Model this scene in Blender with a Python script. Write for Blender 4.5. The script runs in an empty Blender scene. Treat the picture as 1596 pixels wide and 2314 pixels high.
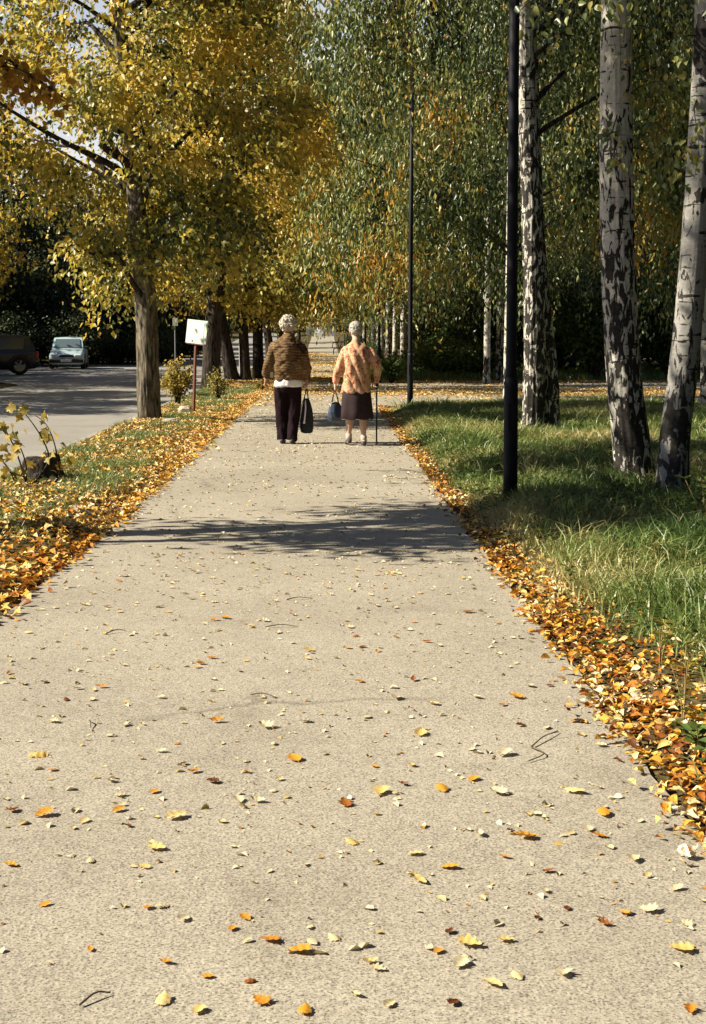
import bpy, math
import numpy as np
from mathutils import Vector, Matrix, Euler

scene = bpy.context.scene
R = math.radians
# ------------------------------------------------------------------ camera
CAM_H = 1.37
FPX, PW, PH = 3300.0, 1596.0, 2314.0        # focal length in pixels of a 1596 x 2314 picture
cam_d = bpy.data.cameras.new("camera"); cam = bpy.data.objects.new("camera", cam_d)
scene.collection.objects.link(cam); scene.camera = cam
cam_d.sensor_fit = 'HORIZONTAL'; cam_d.sensor_width = 36.0
cam_d.lens = FPX / PW * 36.0
cam_d.clip_start = 0.1; cam_d.clip_end = 2000
cam.location = (0, 0, CAM_H)
cam.rotation_euler = (R(90 - 6.86), 0, R(-1.09))
# ------------------------------------------------------------------ light
SUN_EL, SUN_AZ = 37.0, 4.0                 # from the left (-X), a touch from behind the camera
scene.view_settings.view_transform = 'Standard'
scene.view_settings.look = 'None'
scene.view_settings.gamma = 1.0
scene.view_settings.exposure = 1.14
world = bpy.data.worlds.new("World"); scene.world = world; world.use_nodes = True
wn = world.node_tree
bg = wn.nodes['Background']; bg.inputs[1].default_value = 0.05
sky = wn.nodes.new('ShaderNodeTexSky'); sky.sky_type = 'NISHITA'; sky.sun_disc = False
sky.sun_elevation = R(SUN_EL); sky.sun_rotation = R(-90 - SUN_AZ)
sky.dust_density = 0.6; sky.air_density = 0.7; sky.ozone_density = 1.5
wtc = wn.nodes.new('ShaderNodeTexCoord'); wsp = wn.nodes.new('ShaderNodeSeparateXYZ'); wn.links.new(wtc.outputs['Generated'], wsp.inputs[0])
wmp = wn.nodes.new('ShaderNodeMapping'); wmp.inputs['Scale'].default_value = (3, 3, 9); wn.links.new(wtc.outputs['Generated'], wmp.inputs[0])
wnz = wn.nodes.new('ShaderNodeTexNoise'); wnz.inputs['Scale'].default_value = 1.6; wnz.inputs['Detail'].default_value = 6; wn.links.new(wmp.outputs[0], wnz.inputs['Vector'])
wr_ = wn.nodes.new('ShaderNodeMapRange'); wr_.inputs[1].default_value = 0.52; wr_.inputs[2].default_value = 0.30; wr_.inputs[3].default_value = 0.0; wr_.inputs[4].default_value = 1.0
wad = wn.nodes.new('ShaderNodeMath'); wad.operation = 'MULTIPLY_ADD'; wn.links.new(wnz.outputs[0], wad.inputs[0]); wad.inputs[1].default_value = -0.35; 
wn.links.new(wsp.outputs[2], wad.inputs[2]); wof = wn.nodes.new('ShaderNodeMath'); wof.operation = 'ADD'; wn.links.new(wad.outputs[0], wof.inputs[0]); wof.inputs[1].default_value = 0.35
wn.links.new(wof.outputs[0], wr_.inputs[0])
wmx = wn.nodes.new('ShaderNodeMix'); wmx.data_type = 'RGBA'; wfr = wn.nodes.new('ShaderNodeMapRange'); wfr.inputs[1].default_value = -0.1; wfr.inputs[2].default_value = 0.4; wn.links.new(wsp.outputs[1], wfr.inputs[0])
wmu = wn.nodes.new('ShaderNodeMath'); wmu.operation = 'MULTIPLY'; wn.links.new(wr_.outputs[0], wmu.inputs[0]); wn.links.new(wfr.outputs[0], wmu.inputs[1]); wn.links.new(wmu.outputs[0], wmx.inputs[0]); wn.links.new(sky.outputs[0], wmx.inputs[6]); wmx.inputs[7].default_value = (7.6, 7.8, 8.0, 1)
wn.links.new(wmx.outputs[2], bg.inputs[0])
sl = bpy.data.lights.new("sun", 'SUN'); sun = bpy.data.objects.new("sun", sl)
scene.collection.objects.link(sun)
sl.energy = 5.0; sl.angle = R(0.5); sl.color = (1.0, 0.90, 0.73)
sd = Vector((-math.cos(R(SUN_EL)) * math.cos(R(SUN_AZ)), -math.cos(R(SUN_EL)) * math.sin(R(SUN_AZ)), math.sin(R(SUN_EL))))
sun.rotation_euler = sd.to_track_quat('Z', 'Y').to_euler()
sun.location = sd * 30

# ------------------------------------------------------------------ numeric helpers
COL = scene.collection
CR = cam.rotation_euler.to_matrix()

def hsh(ix, iy, iz, seed=0):
    with np.errstate(over='ignore'):
        h = (ix.astype(np.int64) * 374761393 + iy.astype(np.int64) * 668265263 + iz.astype(np.int64) * 2147483647 + seed * 974711)
        h = (h ^ (h >> 13)) * 1274126177
        h = h ^ (h >> 16)
    return (h & 0xFFFF) / 65535.0

def noise3(x, y, z=0.0, seed=0):
    x, y, z = np.broadcast_arrays(np.asarray(x, float), np.asarray(y, float), np.asarray(z, float))
    x0, y0, z0 = np.floor(x), np.floor(y), np.floor(z)
    fx, fy, fz = x - x0, y - y0, z - z0
    fx, fy, fz = [f * f * (3 - 2 * f) for f in (fx, fy, fz)]
    out = 0
    for a in (0, 1):
        for b in (0, 1):
            for c in (0, 1):
                w = (fx if a else 1 - fx) * (fy if b else 1 - fy) * (fz if c else 1 - fz)
                out = out + w * hsh(x0 + a, y0 + b, z0 + c, seed)
    return out

def sstep(a, b, x):
    t = np.clip((np.asarray(x, float) - a) / (b - a), 0, 1)
    return t * t * (3 - 2 * t)

PATH_L, PATH_R = -1.51, 1.01
ROAD_R = -3.35

def rise(Y):
    Y = np.asarray(Y, float)
    t = np.clip((Y - 85) / 75, 0, 2.6)
    return 1.15 * t * t

def road_left(Y):
    return -9.3 - 5.2 * sstep(44, 56, Y) + 5.0 * sstep(74, 84, Y)

def ground(X, Y, bump=True):
    X = np.asarray(X, float); Y = np.asarray(Y, float)
    z = rise(Y)
    rd = -0.13 * sstep(-3.0, -3.3, X) * sstep(-16.5, -15.5, X)
    z = z + rd
    if bump:
        onpath = sstep(PATH_L - 0.35, PATH_L - 0.05, X) * sstep(PATH_R + 0.4, PATH_R + 0.1, X)
        onroad = sstep(-2.95, -3.2, X)
        cross = sstep(27.5, 28.6, Y) * sstep(45.5, 44.4, Y) * sstep(-3.2, -2.6, X)
        m = (1 - onpath) * (1 - onroad) * (1 - cross)
        z = z + m * (0.07 * noise3(X * 0.9, Y * 0.9, 0, 3) + 0.03 * noise3(X * 4, Y * 4, 0, 4))
        z = z - 0.02 * onroad - 0.004 * onpath * (1 - onroad)
    return z

def gz(x, y): return float(ground(x, y))

def px(u, v, z=0.0):
    """ground point under photo pixel (1596 x 2314 picture)"""
    d = CR @ Vector(((u - PW / 2) / FPX, -(v - PH / 2) / FPX, -1.0))
    t = (z - CAM_H) / d.z
    return Vector((d.x * t, d.y * t, z))

def pxy(u, v, Y):
    """point at depth Y seen at a photo pixel"""
    d = CR @ Vector(((u - PW / 2) / FPX, -(v - PH / 2) / FPX, -1.0))
    t = Y / d.y
    return Vector((d.x * t, Y, CAM_H + d.z * t))

# ------------------------------------------------------------------ object helpers
def tag(o, label=None, cat=None, group=None, kind=None):
    if label: o['label'] = label
    if cat: o['category'] = cat
    if group: o['group'] = group
    if kind: o['kind'] = kind
    return o

def empty(name, loc=(0, 0, 0), rz=0.0, label=None, cat=None, group=None):
    o = bpy.data.objects.new(name, None); COL.objects.link(o)
    o.location = loc; o.rotation_euler = (0, 0, rz); o.empty_display_size = 0.2
    return tag(o, label, cat, group)

def link(name, me, mat=None, parent=None, loc=None):
    o = bpy.data.objects.new(name, me); COL.objects.link(o)
    if mat is not None and len(me.materials) == 0: me.materials.append(mat)
    if parent is not None: o.parent = parent
    if loc is not None: o.location = loc
    return o

def mesh_np(name, V, loops, starts, totals, smooth=False, attrs=None):
    me = bpy.data.meshes.new(name)
    V = np.ascontiguousarray(V, dtype=np.float32)
    me.vertices.add(len(V)); me.vertices.foreach_set('co', V.ravel())
    me.loops.add(len(loops)); me.loops.foreach_set('vertex_index', np.asarray(loops, dtype=np.int32))
    me.polygons.add(len(starts))
    me.polygons.foreach_set('loop_start', np.asarray(starts, dtype=np.int32))
    me.polygons.foreach_set('loop_total', np.asarray(totals, dtype=np.int32))
    if smooth: me.polygons.foreach_set('use_smooth', np.ones(len(starts), dtype=bool))
    if attrs:
        for k, a in attrs.items():
            at = me.attributes.new(k, 'FLOAT', 'FACE'); at.data.foreach_set('value', np.asarray(a, dtype=np.float32))
    me.update(calc_edges=True); me.validate()
    return me

class MB:
    """collects shapes, builds one mesh"""
    def __init__(s): s.v = []; s.f = []; s.n = 0
    def add(s, V, F):
        V = np.asarray(V, float).reshape(-1, 3)
        s.v.append(V); s.f += [tuple(int(i) + s.n for i in f) for f in F]; s.n += len(V); return s
    def grid(s, P, closeu=False, cap=False):
        """P: (rings, sides, 3)"""
        P = np.asarray(P, float); n, m = P.shape[:2]
        F = []
        for i in range(n - 1):
            for j in range(m if closeu else m - 1):
                a, b = i * m + j, i * m + (j + 1) % m
                F.append((a, b, b + m, a + m))
        V = P.reshape(-1, 3)
        if cap:
            V = np.vstack([V, P[0].mean(0), P[-1].mean(0)]); c0, c1 = n * m, n * m + 1
            for j in range(m):
                k = (j + 1) % m
                F.append((c0, k, j)); F.append((c1, (n - 1) * m + j, (n - 1) * m + k))
        return s.add(V, F)
    def box(s, c, d, M=None, bev=0.0):
        x, y, z = [k / 2 for k in d]
        if bev > 0:
            b = min(bev, x * .45, y * .45, z * .45)
            rings = []
            for zz, q in ((-z, b), (-z + b, 0), (z - b, 0), (z, b)):
                X, Y = x - q, y - q
                rings.append([(-X + b, -Y, zz), (X - b, -Y, zz), (X, -Y + b, zz), (X, Y - b, zz), (X - b, Y, zz), (-X + b, Y, zz), (-X, Y - b, zz), (-X, -Y + b, zz)])
            P = np.array(rings)
            if M is not None: P = P @ np.array(M.to_3x3()).T
            return s.grid(P + np.array(c), closeu=True, cap=True)
        V = np.array([(i, j, k) for i in (-x, x) for j in (-y, y) for k in (-z, z)])
        if M is not None: V = V @ np.array(M.to_3x3()).T
        return s.add(V + np.array(c), [(0, 1, 3, 2), (4, 6, 7, 5), (0, 4, 5, 1), (2, 3, 7, 6), (0, 2, 6, 4), (1, 5, 7, 3)])
    def tube(s, pts, rad, n=8, cap=True, dome=False):
        pts = np.asarray(pts, float); rad = np.broadcast_to(np.asarray(rad, float), (len(pts),)).copy()
        if dome:
            d0 = pts[1] - pts[0]; d0 /= np.linalg.norm(d0) + 1e-9
            d1 = pts[-1] - pts[-2]; d1 /= np.linalg.norm(d1) + 1e-9
            A = [(-1.0, .02), (-.87, .5), (-.5, .87)]
            pre = [pts[0] + d0 * rad[0] * a for a, b in A]; prr = [rad[0] * b for a, b in A]
            post = [pts[-1] - d1 * rad[-1] * a for a, b in A[::-1]]; por = [rad[-1] * b for a, b in A[::-1]]
            pts = np.vstack([pre, pts, post]); rad = np.array(prr + list(rad) + por)
        return s.grid(rings_of(pts, rad, n), closeu=True, cap=cap)
    def ell(s, c, r, n=16, m=10, M=None):
        th = np.linspace(0, 2 * np.pi, n, endpoint=False); ph = np.linspace(-np.pi / 2 + .01, np.pi / 2 - .01, m)
        P = np.stack([np.outer(np.cos(ph), np.cos(th)), np.outer(np.cos(ph), np.sin(th)), np.outer(np.sin(ph), np.ones(n))], -1) * np.array(r)
        if M is not None: P = P @ np.array(M.to_3x3()).T
        return s.grid(P + np.array(c), closeu=True, cap=True)
    def loft(s, rings, n=24, p=2.0):
        """rings: (cx, cy, cz, rx, ry) superellipses, closed"""
        th = np.linspace(0, 2 * np.pi, n, endpoint=False)
        c, q = np.cos(th), np.sin(th)
        e = 2.0 / p
        ux, uy = np.sign(c) * np.abs(c) ** e, np.sign(q) * np.abs(q) ** e
        P = [np.stack([a[0] + a[3] * ux, a[1] + a[4] * uy, np.full(n, a[2])], -1) for a in rings]
        return s.grid(np.array(P), closeu=True, cap=True)
    def mesh(s, name, smooth=False):
        me = bpy.data.meshes.new(name)
        me.from_pydata([tuple(p) for p in np.vstack(s.v)], [], s.f)
        if smooth: me.polygons.foreach_set('use_smooth', np.ones(len(me.polygons), dtype=bool))
        me.update(); return me
    def build(s, name, mat, parent=None, smooth=False, loc=None):
        return link(name, s.mesh(name, smooth), mat, parent, loc)

def rings_of(pts, rad, n):
    pts = np.asarray(pts, float)
    T = np.gradient(pts, axis=0); T /= np.linalg.norm(T, axis=1, keepdims=True) + 1e-12
    ref = np.array([1.0, 0, 0]) if abs(T[0][0]) < 0.8 else np.array([0, 1.0, 0])
    th = np.linspace(0, 2 * np.pi, n, endpoint=False)
    out = []
    N = ref
    for i in range(len(pts)):
        N = N - T[i] * np.dot(N, T[i]); N /= np.linalg.norm(N) + 1e-12
        B = np.cross(T[i], N)
        out.append(pts[i] + rad[i] * (np.outer(np.cos(th), N) + np.outer(np.sin(th), B)))
    return np.array(out)

def smooth_curve(ctrl, n):
    """Catmull-Rom through rows of ctrl"""
    c = np.asarray(ctrl, float); c = np.vstack([2 * c[0] - c[1], c, 2 * c[-1] - c[-2]])
    k = len(c) - 3; t = np.linspace(0, k - 1e-6, n); i = t.astype(int); u = (t - i)[:, None]
    p0, p1, p2, p3 = c[i], c[i + 1], c[i + 2], c[i + 3]
    return 0.5 * (2 * p1 + (p2 - p0) * u + (2 * p0 - 5 * p1 + 4 * p2 - p3) * u ** 2 + (3 * p1 - p0 - 3 * p2 + p3) * u ** 3)

# ------------------------------------------------------------------ material helpers
def new_mat(name, rough=0.7, spec=0.3):
    m = bpy.data.materials.new(name); m.use_nodes = True
    b = m.node_tree.nodes['Principled BSDF']
    b.inputs['Roughness'].default_value = rough
    b.inputs['Specular IOR Level'].default_value = spec
    return m, m.node_tree, b

def ramp(nt, stops, interp='LINEAR'):
    r = nt.nodes.new('ShaderNodeValToRGB'); r.color_ramp.interpolation = interp
    e = r.color_ramp.elements
    while len(e) < len(stops): e.new(0.5)
    for k, (p, c) in enumerate(stops):
        e[k].position = p; e[k].color = (*c, 1) if len(c) == 3 else c
    return r

def noise_n(nt, scale, detail=4, vec=None, rough=0.6, dist=0.0):
    n = nt.nodes.new('ShaderNodeTexNoise'); n.inputs['Scale'].default_value = scale
    n.inputs['Detail'].default_value = detail; n.inputs['Roughness'].default_value = rough
    n.inputs['Distortion'].default_value = dist
    if vec is not None: nt.links.new(vec, n.inputs['Vector'])
    return n

def coords(nt, scale=(1, 1, 1), kind='Object'):
    tc = nt.nodes.new('ShaderNodeTexCoord'); mp = nt.nodes.new('ShaderNodeMapping')
    mp.inputs['Scale'].default_value = scale; nt.links.new(tc.outputs[kind], mp.inputs[0])
    return mp.outputs[0]

def mix(nt, fac, a, b, mode='MIX'):
    m = nt.nodes.new('ShaderNodeMix'); m.data_type = 'RGBA'; m.blend_type = mode
    for sock, val in ((m.inputs[0], fac), (m.inputs[6], a), (m.inputs[7], b)):
        if isinstance(val, bpy.types.NodeSocket): nt.links.new(val, sock)
        elif isinstance(val, (int, float)): sock.default_value = val
        else: sock.default_value = (*val, 1)
    return m.outputs[2]

def mth(nt, op, a, b=0.0):
    m = nt.nodes.new('ShaderNodeMath'); m.operation = op
    for sock, val in ((m.inputs[0], a), (m.inputs[1], b)):
        if isinstance(val, bpy.types.NodeSocket): nt.links.new(val, sock)
        else: sock.default_value = val
    return m.outputs[0]

def bump(nt, b, h, strength=0.5, dist=0.01):
    n = nt.nodes.new('ShaderNodeBump'); n.inputs['Strength'].default_value = strength
    n.inputs['Distance'].default_value = dist
    nt.links.new(h, n.inputs['Height']); nt.links.new(n.outputs[0], b.inputs['Normal'])

def simple(name, col, rough=0.6, spec=0.3, metal=0.0, var=0.15, scale=20):
    m, nt, b = new_mat(name, rough, spec)
    n = noise_n(nt, scale, 4, coords(nt))
    c = tuple(col)
    r = ramp(nt, [(0.3, tuple(k * (1 - var) for k in c)), (0.7, tuple(min(1, k * (1 + var)) for k in c))])
    nt.links.new(n.outputs[0], r.inputs[0]); nt.links.new(r.outputs[0], b.inputs['Base Color'])
    b.inputs['Metallic'].default_value = metal
    return m

def leaf_mat(name, stops, trans=0.35, rough=0.55, spec=0.25, spots=0.0):
    m, nt, b = new_mat(name, rough, spec)
    a = nt.nodes.new('ShaderNodeAttribute'); a.attribute_name = 'tone'
    r = ramp(nt, stops); nt.links.new(a.outputs['Fac'], r.inputs[0])
    if spots:
        sn = noise_n(nt, spots, 3, coords(nt)); sr = ramp(nt, [(.36, (.35, .25, .18)), (.48, (1, 1, 1))]); nt.links.new(sn.outputs[0], sr.inputs[0])
        cc = mix(nt, 1.0, r.outputs[0], sr.outputs[0], 'MULTIPLY'); r = type('o', (), {'outputs': [cc]})()
    nt.links.new(r.outputs[0], b.inputs['Base Color'])
    t = nt.nodes.new('ShaderNodeBsdfTranslucent'); nt.links.new(r.outputs[0], t.inputs[0])
    ms = nt.nodes.new('ShaderNodeMixShader'); ms.inputs[0].default_value = trans
    nt.links.new(b.outputs[0], ms.inputs[1]); nt.links.new(t.outputs[0], ms.inputs[2])
    nt.links.new(ms.outputs[0], nt.nodes['Material Output'].inputs[0])
    return m

M = {}
M['linden_leaf'] = leaf_mat('linden leaf', [(0, (.035, .05, .012)), (.28, (.11, .13, .03)), (.5, (.36, .31, .06)), (.75, (.60, .47, .08)), (1, (.60, .39, .05))], 0.45, 0.42, 0.5)
M['birch_leaf'] = leaf_mat('birch leaf', [(0, (.02, .04, .014)), (.35, (.06, .095, .028)), (.7, (.28, .32, .10)), (.88, (.42, .34, .08)), (1, (.50, .26, .03))], 0.4, 0.38, 0.6)
M['birch_yellow'] = leaf_mat('yellowing birch leaf', [(0, (.06, .075, .018)), (.3, (.16, .17, .045)), (.6, (.40, .34, .08)), (1, (.55, .36, .05))], 0.42, 0.4, 0.5)
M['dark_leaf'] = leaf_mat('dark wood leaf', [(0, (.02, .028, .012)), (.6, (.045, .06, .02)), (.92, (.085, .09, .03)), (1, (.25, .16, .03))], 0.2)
M['bush_leaf'] = leaf_mat('bush leaf', [(0, (.03, .055, .015)), (.6, (.085, .14, .03)), (1, (.16, .2, .05))], 0.25)
M['yellow_bush'] = leaf_mat('yellow bush leaf', [(0, (.10, .11, .03)), (.4, (.30, .24, .05)), (.8, (.48, .34, .06)), (1, (.6, .45, .14))], 0.3)
M['maple_leaf'] = leaf_mat('rusty maple leaf', [(0, (.26, .11, .02)), (.6, (.48, .25, .03)), (1, (.60, .40, .05))], 0.5)
M['litter'] = leaf_mat('fallen leaf', [(0, (.09, .03, .012)), (.14, (.30, .10, .018)), (.32, (.60, .25, .025)), (.5, (.68, .38, .05)), (.7, (.72, .54, .20)), (1, (.76, .66, .46))], 0.12, 0.6, 0.2, 55)
M['pale_litter'] = leaf_mat('pale fallen leaf', [(0, (.12, .06, .025)), (.12, (.42, .2, .04)), (.3, (.5, .37, .13)), (.6, (.56, .47, .28)), (1, (.62, .55, .41))], 0.1, 0.6, 0.2)
M['grass'] = leaf_mat('grass blade', [(0, (.02, .045, .01)), (.4, (.085, .15, .03)), (.72, (.23, .29, .08)), (1, (.50, .42, .18))], 0.25, 0.4, 0.5)

def asphalt(name, c0, c1, speck=0.5, fs=130, vs=85):
    m, nt, b = new_mat(name, 0.85, 0.25)
    v = coords(nt)
    big = noise_n(nt, 0.6, 5, v); mid = noise_n(nt, 9, 4, v); fine = noise_n(nt, 150, 3, v, 0.75)
    vo = nt.nodes.new('ShaderNodeTexVoronoi'); vo.inputs['Scale'].default_value = 85; nt.links.new(v, vo.inputs['Vector'])
    r = ramp(nt, [(0.3, c0), (0.7, c1)]); nt.links.new(big.outputs[0], r.inputs[0])
    r2 = ramp(nt, [(0.32, (.92, .92, .91)), (0.62, (1.04, 1.04, 1.04))]); nt.links.new(mid.outputs[0], r2.inputs[0])
    c = mix(nt, 0.6, r.outputs[0], r2.outputs[0], 'MULTIPLY')
    r3 = ramp(nt, [(0.37, (.18, .17, .15)), (0.47, (.95, .95, .95)), (0.66, (1.3, 1.28, 1.22))]); nt.links.new(fine.outputs[0], r3.inputs[0])
    c = mix(nt, speck, c, r3.outputs[0], 'MULTIPLY')
    cells = ramp(nt, [(0.0, (.6, .6, .6)), (0.5, (1, 1, 1)), (1.0, (1.15, 1.15, 1.15))]); nt.links.new(vo.outputs['Color'], cells.inputs[0])
    c = mix(nt, speck * 0.8, c, cells.outputs[0], 'MULTIPLY')
    wv = nt.nodes.new('ShaderNodeTexVoronoi'); wv.feature = 'DISTANCE_TO_EDGE'; wv.inputs['Scale'].default_value = .42
    dn = noise_n(nt, 2.2, 5, v, .7); dm = nt.nodes.new('ShaderNodeMix'); dm.data_type = 'VECTOR'; dm.inputs[0].default_value = .25
    nt.links.new(v, dm.inputs[4]); nt.links.new(dn.outputs['Color'], dm.inputs[5]); nt.links.new(dm.outputs[1], wv.inputs['Vector'])
    cr = ramp(nt, [(0.0, (.35, .34, .32)), (0.004, (.6, .6, .6)), (0.010, (1, 1, 1))]); nt.links.new(wv.outputs['Distance'], cr.inputs[0])
    ms_ = ramp(nt, [(.5, (0, 0, 0)), (.62, (.8, .8, .8))]); nt.links.new(noise_n(nt, .35, 2, v).outputs[0], ms_.inputs[0])
    c = mix(nt, ms_.outputs[0], c, mix(nt, 1.0, c, cr.outputs[0], 'MULTIPLY'))
    st_ = ramp(nt, [(.30, (.80, .79, .77)), (.45, (1, 1, 1)), (.62, (1.0, 1.0, 1.0)), (.75, (1.10, 1.09, 1.06))]); nt.links.new(noise_n(nt, 1.7, 6, v, .65, .5).outputs[0], st_.inputs[0])
    c = mix(nt, .8, c, st_.outputs[0], 'MULTIPLY')
    nt.links.new(c, b.inputs['Base Color'])
    h = mth(nt, 'ADD', fine.outputs[0], vo.outputs['Distance'])
    bump(nt, b, h, 0.25, 0.004)
    return m
M['path'] = asphalt('old pale asphalt', (.305, .275, .218), (.385, .35, .28), .85)
M['road'] = asphalt('road asphalt', (.235, .225, .205), (.30, .285, .255), 0.4)
M['kerb'] = simple('kerb concrete', (.3, .28, .25), 0.9, 0.2, var=0.3)

m, nt, b = new_mat('leafy soil', 0.95, 0.1)
v = coords(nt)
n1 = noise_n(nt, 1.3, 5, v); n2 = noise_n(nt, 28, 3, v)
r1 = ramp(nt, [(0.35, (.055, .05, .022)), (0.6, (.11, .085, .038))]); nt.links.new(n1.outputs[0], r1.inputs[0])
r2 = ramp(nt, [(0.42, (.035, .03, .018)), (0.55, (.10, .075, .03)), (0.72, (.30, .19, .06))]); nt.links.new(n2.outputs[0], r2.inputs[0])
nt.links.new(mix(nt, 0.55, r1.outputs[0], r2.outputs[0]), b.inputs['Base Color'])
bump(nt, b, n2.outputs[0], 0.8, 0.03)
M['soil'] = m

def birch_bark(name, dark_h=2.0, white=(.56, .53, .46)):
    m, nt, b = new_mat(name, 0.75, 0.25)
    tc = nt.nodes.new('ShaderNodeTexCoord')
    sp = nt.nodes.new('ShaderNodeSeparateXYZ'); nt.links.new(tc.outputs['Object'], sp.inputs[0])
    vv = coords(nt, (7.5, 7.5, 2.5)); vh = coords(nt, (2.2, 2.2, 16)); vb = coords(nt, (3.2, 3.2, 1.8)); vf = coords(nt, (26, 26, 40))
    nv = noise_n(nt, 2.3, 5, vv, 0.6, 0.9); nh = noise_n(nt, 1.6, 3, vh, 0.6); nb = noise_n(nt, 1.0, 3, vb, 0.5, 0.8); nf = noise_n(nt, 1.0, 3, vf)
    hz = mth(nt, 'MULTIPLY', sp.outputs[2], -0.15 / dark_h)
    fiss = ramp(nt, [(0.455, (1, 1, 1)), (0.475, (0, 0, 0))])      # vertical fissures, denser lower down
    nt.links.new(mth(nt, 'ADD', nv.outputs[0], mth(nt, 'MAXIMUM', mth(nt, 'MULTIPLY', mth(nt, 'SUBTRACT', sp.outputs[2], dark_h), 0.065), -.062)), fiss.inputs[0])
    len_ = ramp(nt, [(0.36, (1, 1, 1)), (0.375, (0, 0, 0))]); nt.links.new(nh.outputs[0], len_.inputs[0])
    pat = ramp(nt, [(0.385, (1, 1, 1)), (0.395, (0, 0, 0))]); nt.links.new(nb.outputs[0], pat.inputs[0])
    wcol = ramp(nt, [(0.3, tuple(k * .72 for k in white)), (0.65, white)]); nt.links.new(nf.outputs[0], wcol.inputs[0])
    dk = ramp(nt, [(0.3, (.010, .009, .008)), (0.7, (.04, .034, .028))]); nt.links.new(nf.outputs[0], dk.inputs[0])
    f = mth(nt, 'MAXIMUM', mth(nt, 'MAXIMUM', fiss.outputs[0], len_.outputs[0]), pat.outputs[0])
    nt.links.new(mix(nt, f, wcol.outputs[0], dk.outputs[0]), b.inputs['Base Color'])
    h = mth(nt, 'SUBTRACT', mth(nt, 'MULTIPLY', nf.outputs[0], 0.3), mth(nt, 'MULTIPLY', f, 0.6))
    bump(nt, b, h, 0.7, 0.02)
    return m
M['birch'] = birch_bark('birch bark', 2.6, (.56, .53, .46))
M['birch_dark'] = birch_bark('rough dark birch bark', 4.6)
M['birch_low'] = birch_bark('young birch bark', 0.3)
M['birch_shaded'] = birch_bark('birch bark greyed as if shaded', 1.1, (.30, .29, .265))  # white bark greyed, so the trunk's shade sits in the colour

def rough_bark(name, a, c):
    m, nt, b = new_mat(name, 0.9, 0.15)
    v = coords(nt, (14, 14, 2.5)); n = noise_n(nt, 1.6, 6, v, 0.65, 0.4); g = noise_n(nt, 2.5, 3, coords(nt))
    r = ramp(nt, [(0.38, tuple(k * .25 for k in a)), (0.5, a), (0.68, c)]); nt.links.new(n.outputs[0], r.inputs[0])
    r2 = ramp(nt, [(0.3, (.7, .72, .7)), (.7, (1.1, 1.08, 1.0))]); nt.links.new(g.outputs[0], r2.inputs[0])
    nt.links.new(mix(nt, 0.7, r.outputs[0], r2.outputs[0], 'MULTIPLY'), b.inputs['Base Color'])
    bump(nt, b, n.outputs[0], 0.9, 0.03)
    return m
M['bark'] = rough_bark('linden bark', (.13, .112, .085), (.27, .235, .18))
M['bark_dark'] = rough_bark('dark bark', (.045, .036, .03), (.085, .07, .058))

# ------------------------------------------------------------------ leaves
def leaf_mesh(name, P, D, N, L, W, tone, fold=0.18, bend=0.15, shape6=False):
    n = len(P)
    D = D / (np.linalg.norm(D, axis=1, keepdims=True) + 1e-9)
    S = np.cross(D, N); S /= np.linalg.norm(S, axis=1, keepdims=True) + 1e-9
    N = np.cross(S, D)
    L = np.broadcast_to(L, (n,))[:, None]; W = np.broadcast_to(W, (n,))[:, None]
    if not shape6:
        V = np.stack([P, P + D * .42 * L + S * W * .5 + N * W * fold, P + D * L - N * L * bend, P + D * .42 * L - S * W * .5 + N * W * fold], 1).reshape(-1, 3)
        F = np.array([0, 1, 2, 0, 2, 3])[None] + 4 * np.arange(n)[:, None]
        k = 2; nf = 2 * n
    else:
        V = np.stack([P, P + D * .25 * L + S * W * .42 + N * W * fold, P + D * .6 * L + S * W * .42 + N * W * fold * 1.3,
                      P + D * L - N * L * bend, P + D * .6 * L - S * W * .42 + N * W * fold, P + D * .25 * L - S * W * .42 + N * W * fold * .6,
                      P + D * .5 * L - N * L * bend * .3], 1).reshape(-1, 3)
        F = np.array([0, 1, 6, 1, 2, 6, 2, 3, 6, 3, 4, 6, 4, 5, 6, 5, 0, 6])[None] + 7 * np.arange(n)[:, None]
        k = 6; nf = 6 * n
    return mesh_np(name, V, F.ravel(), np.arange(nf) * 3, np.full(nf, 3), attrs={'tone': np.repeat(np.clip(tone, 0, 1), k)})

def unit(v): return v / (np.linalg.norm(v, axis=1, keepdims=True) + 1e-9)

def ellipsoid_pts(rng, n, c, r, shell=0.5):
    d = unit(rng.normal(size=(n, 3))); q = (shell + (1 - shell) * rng.random(n)) ** 0.6
    return np.array(c) + d * q[:, None] * np.array(r)

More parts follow.
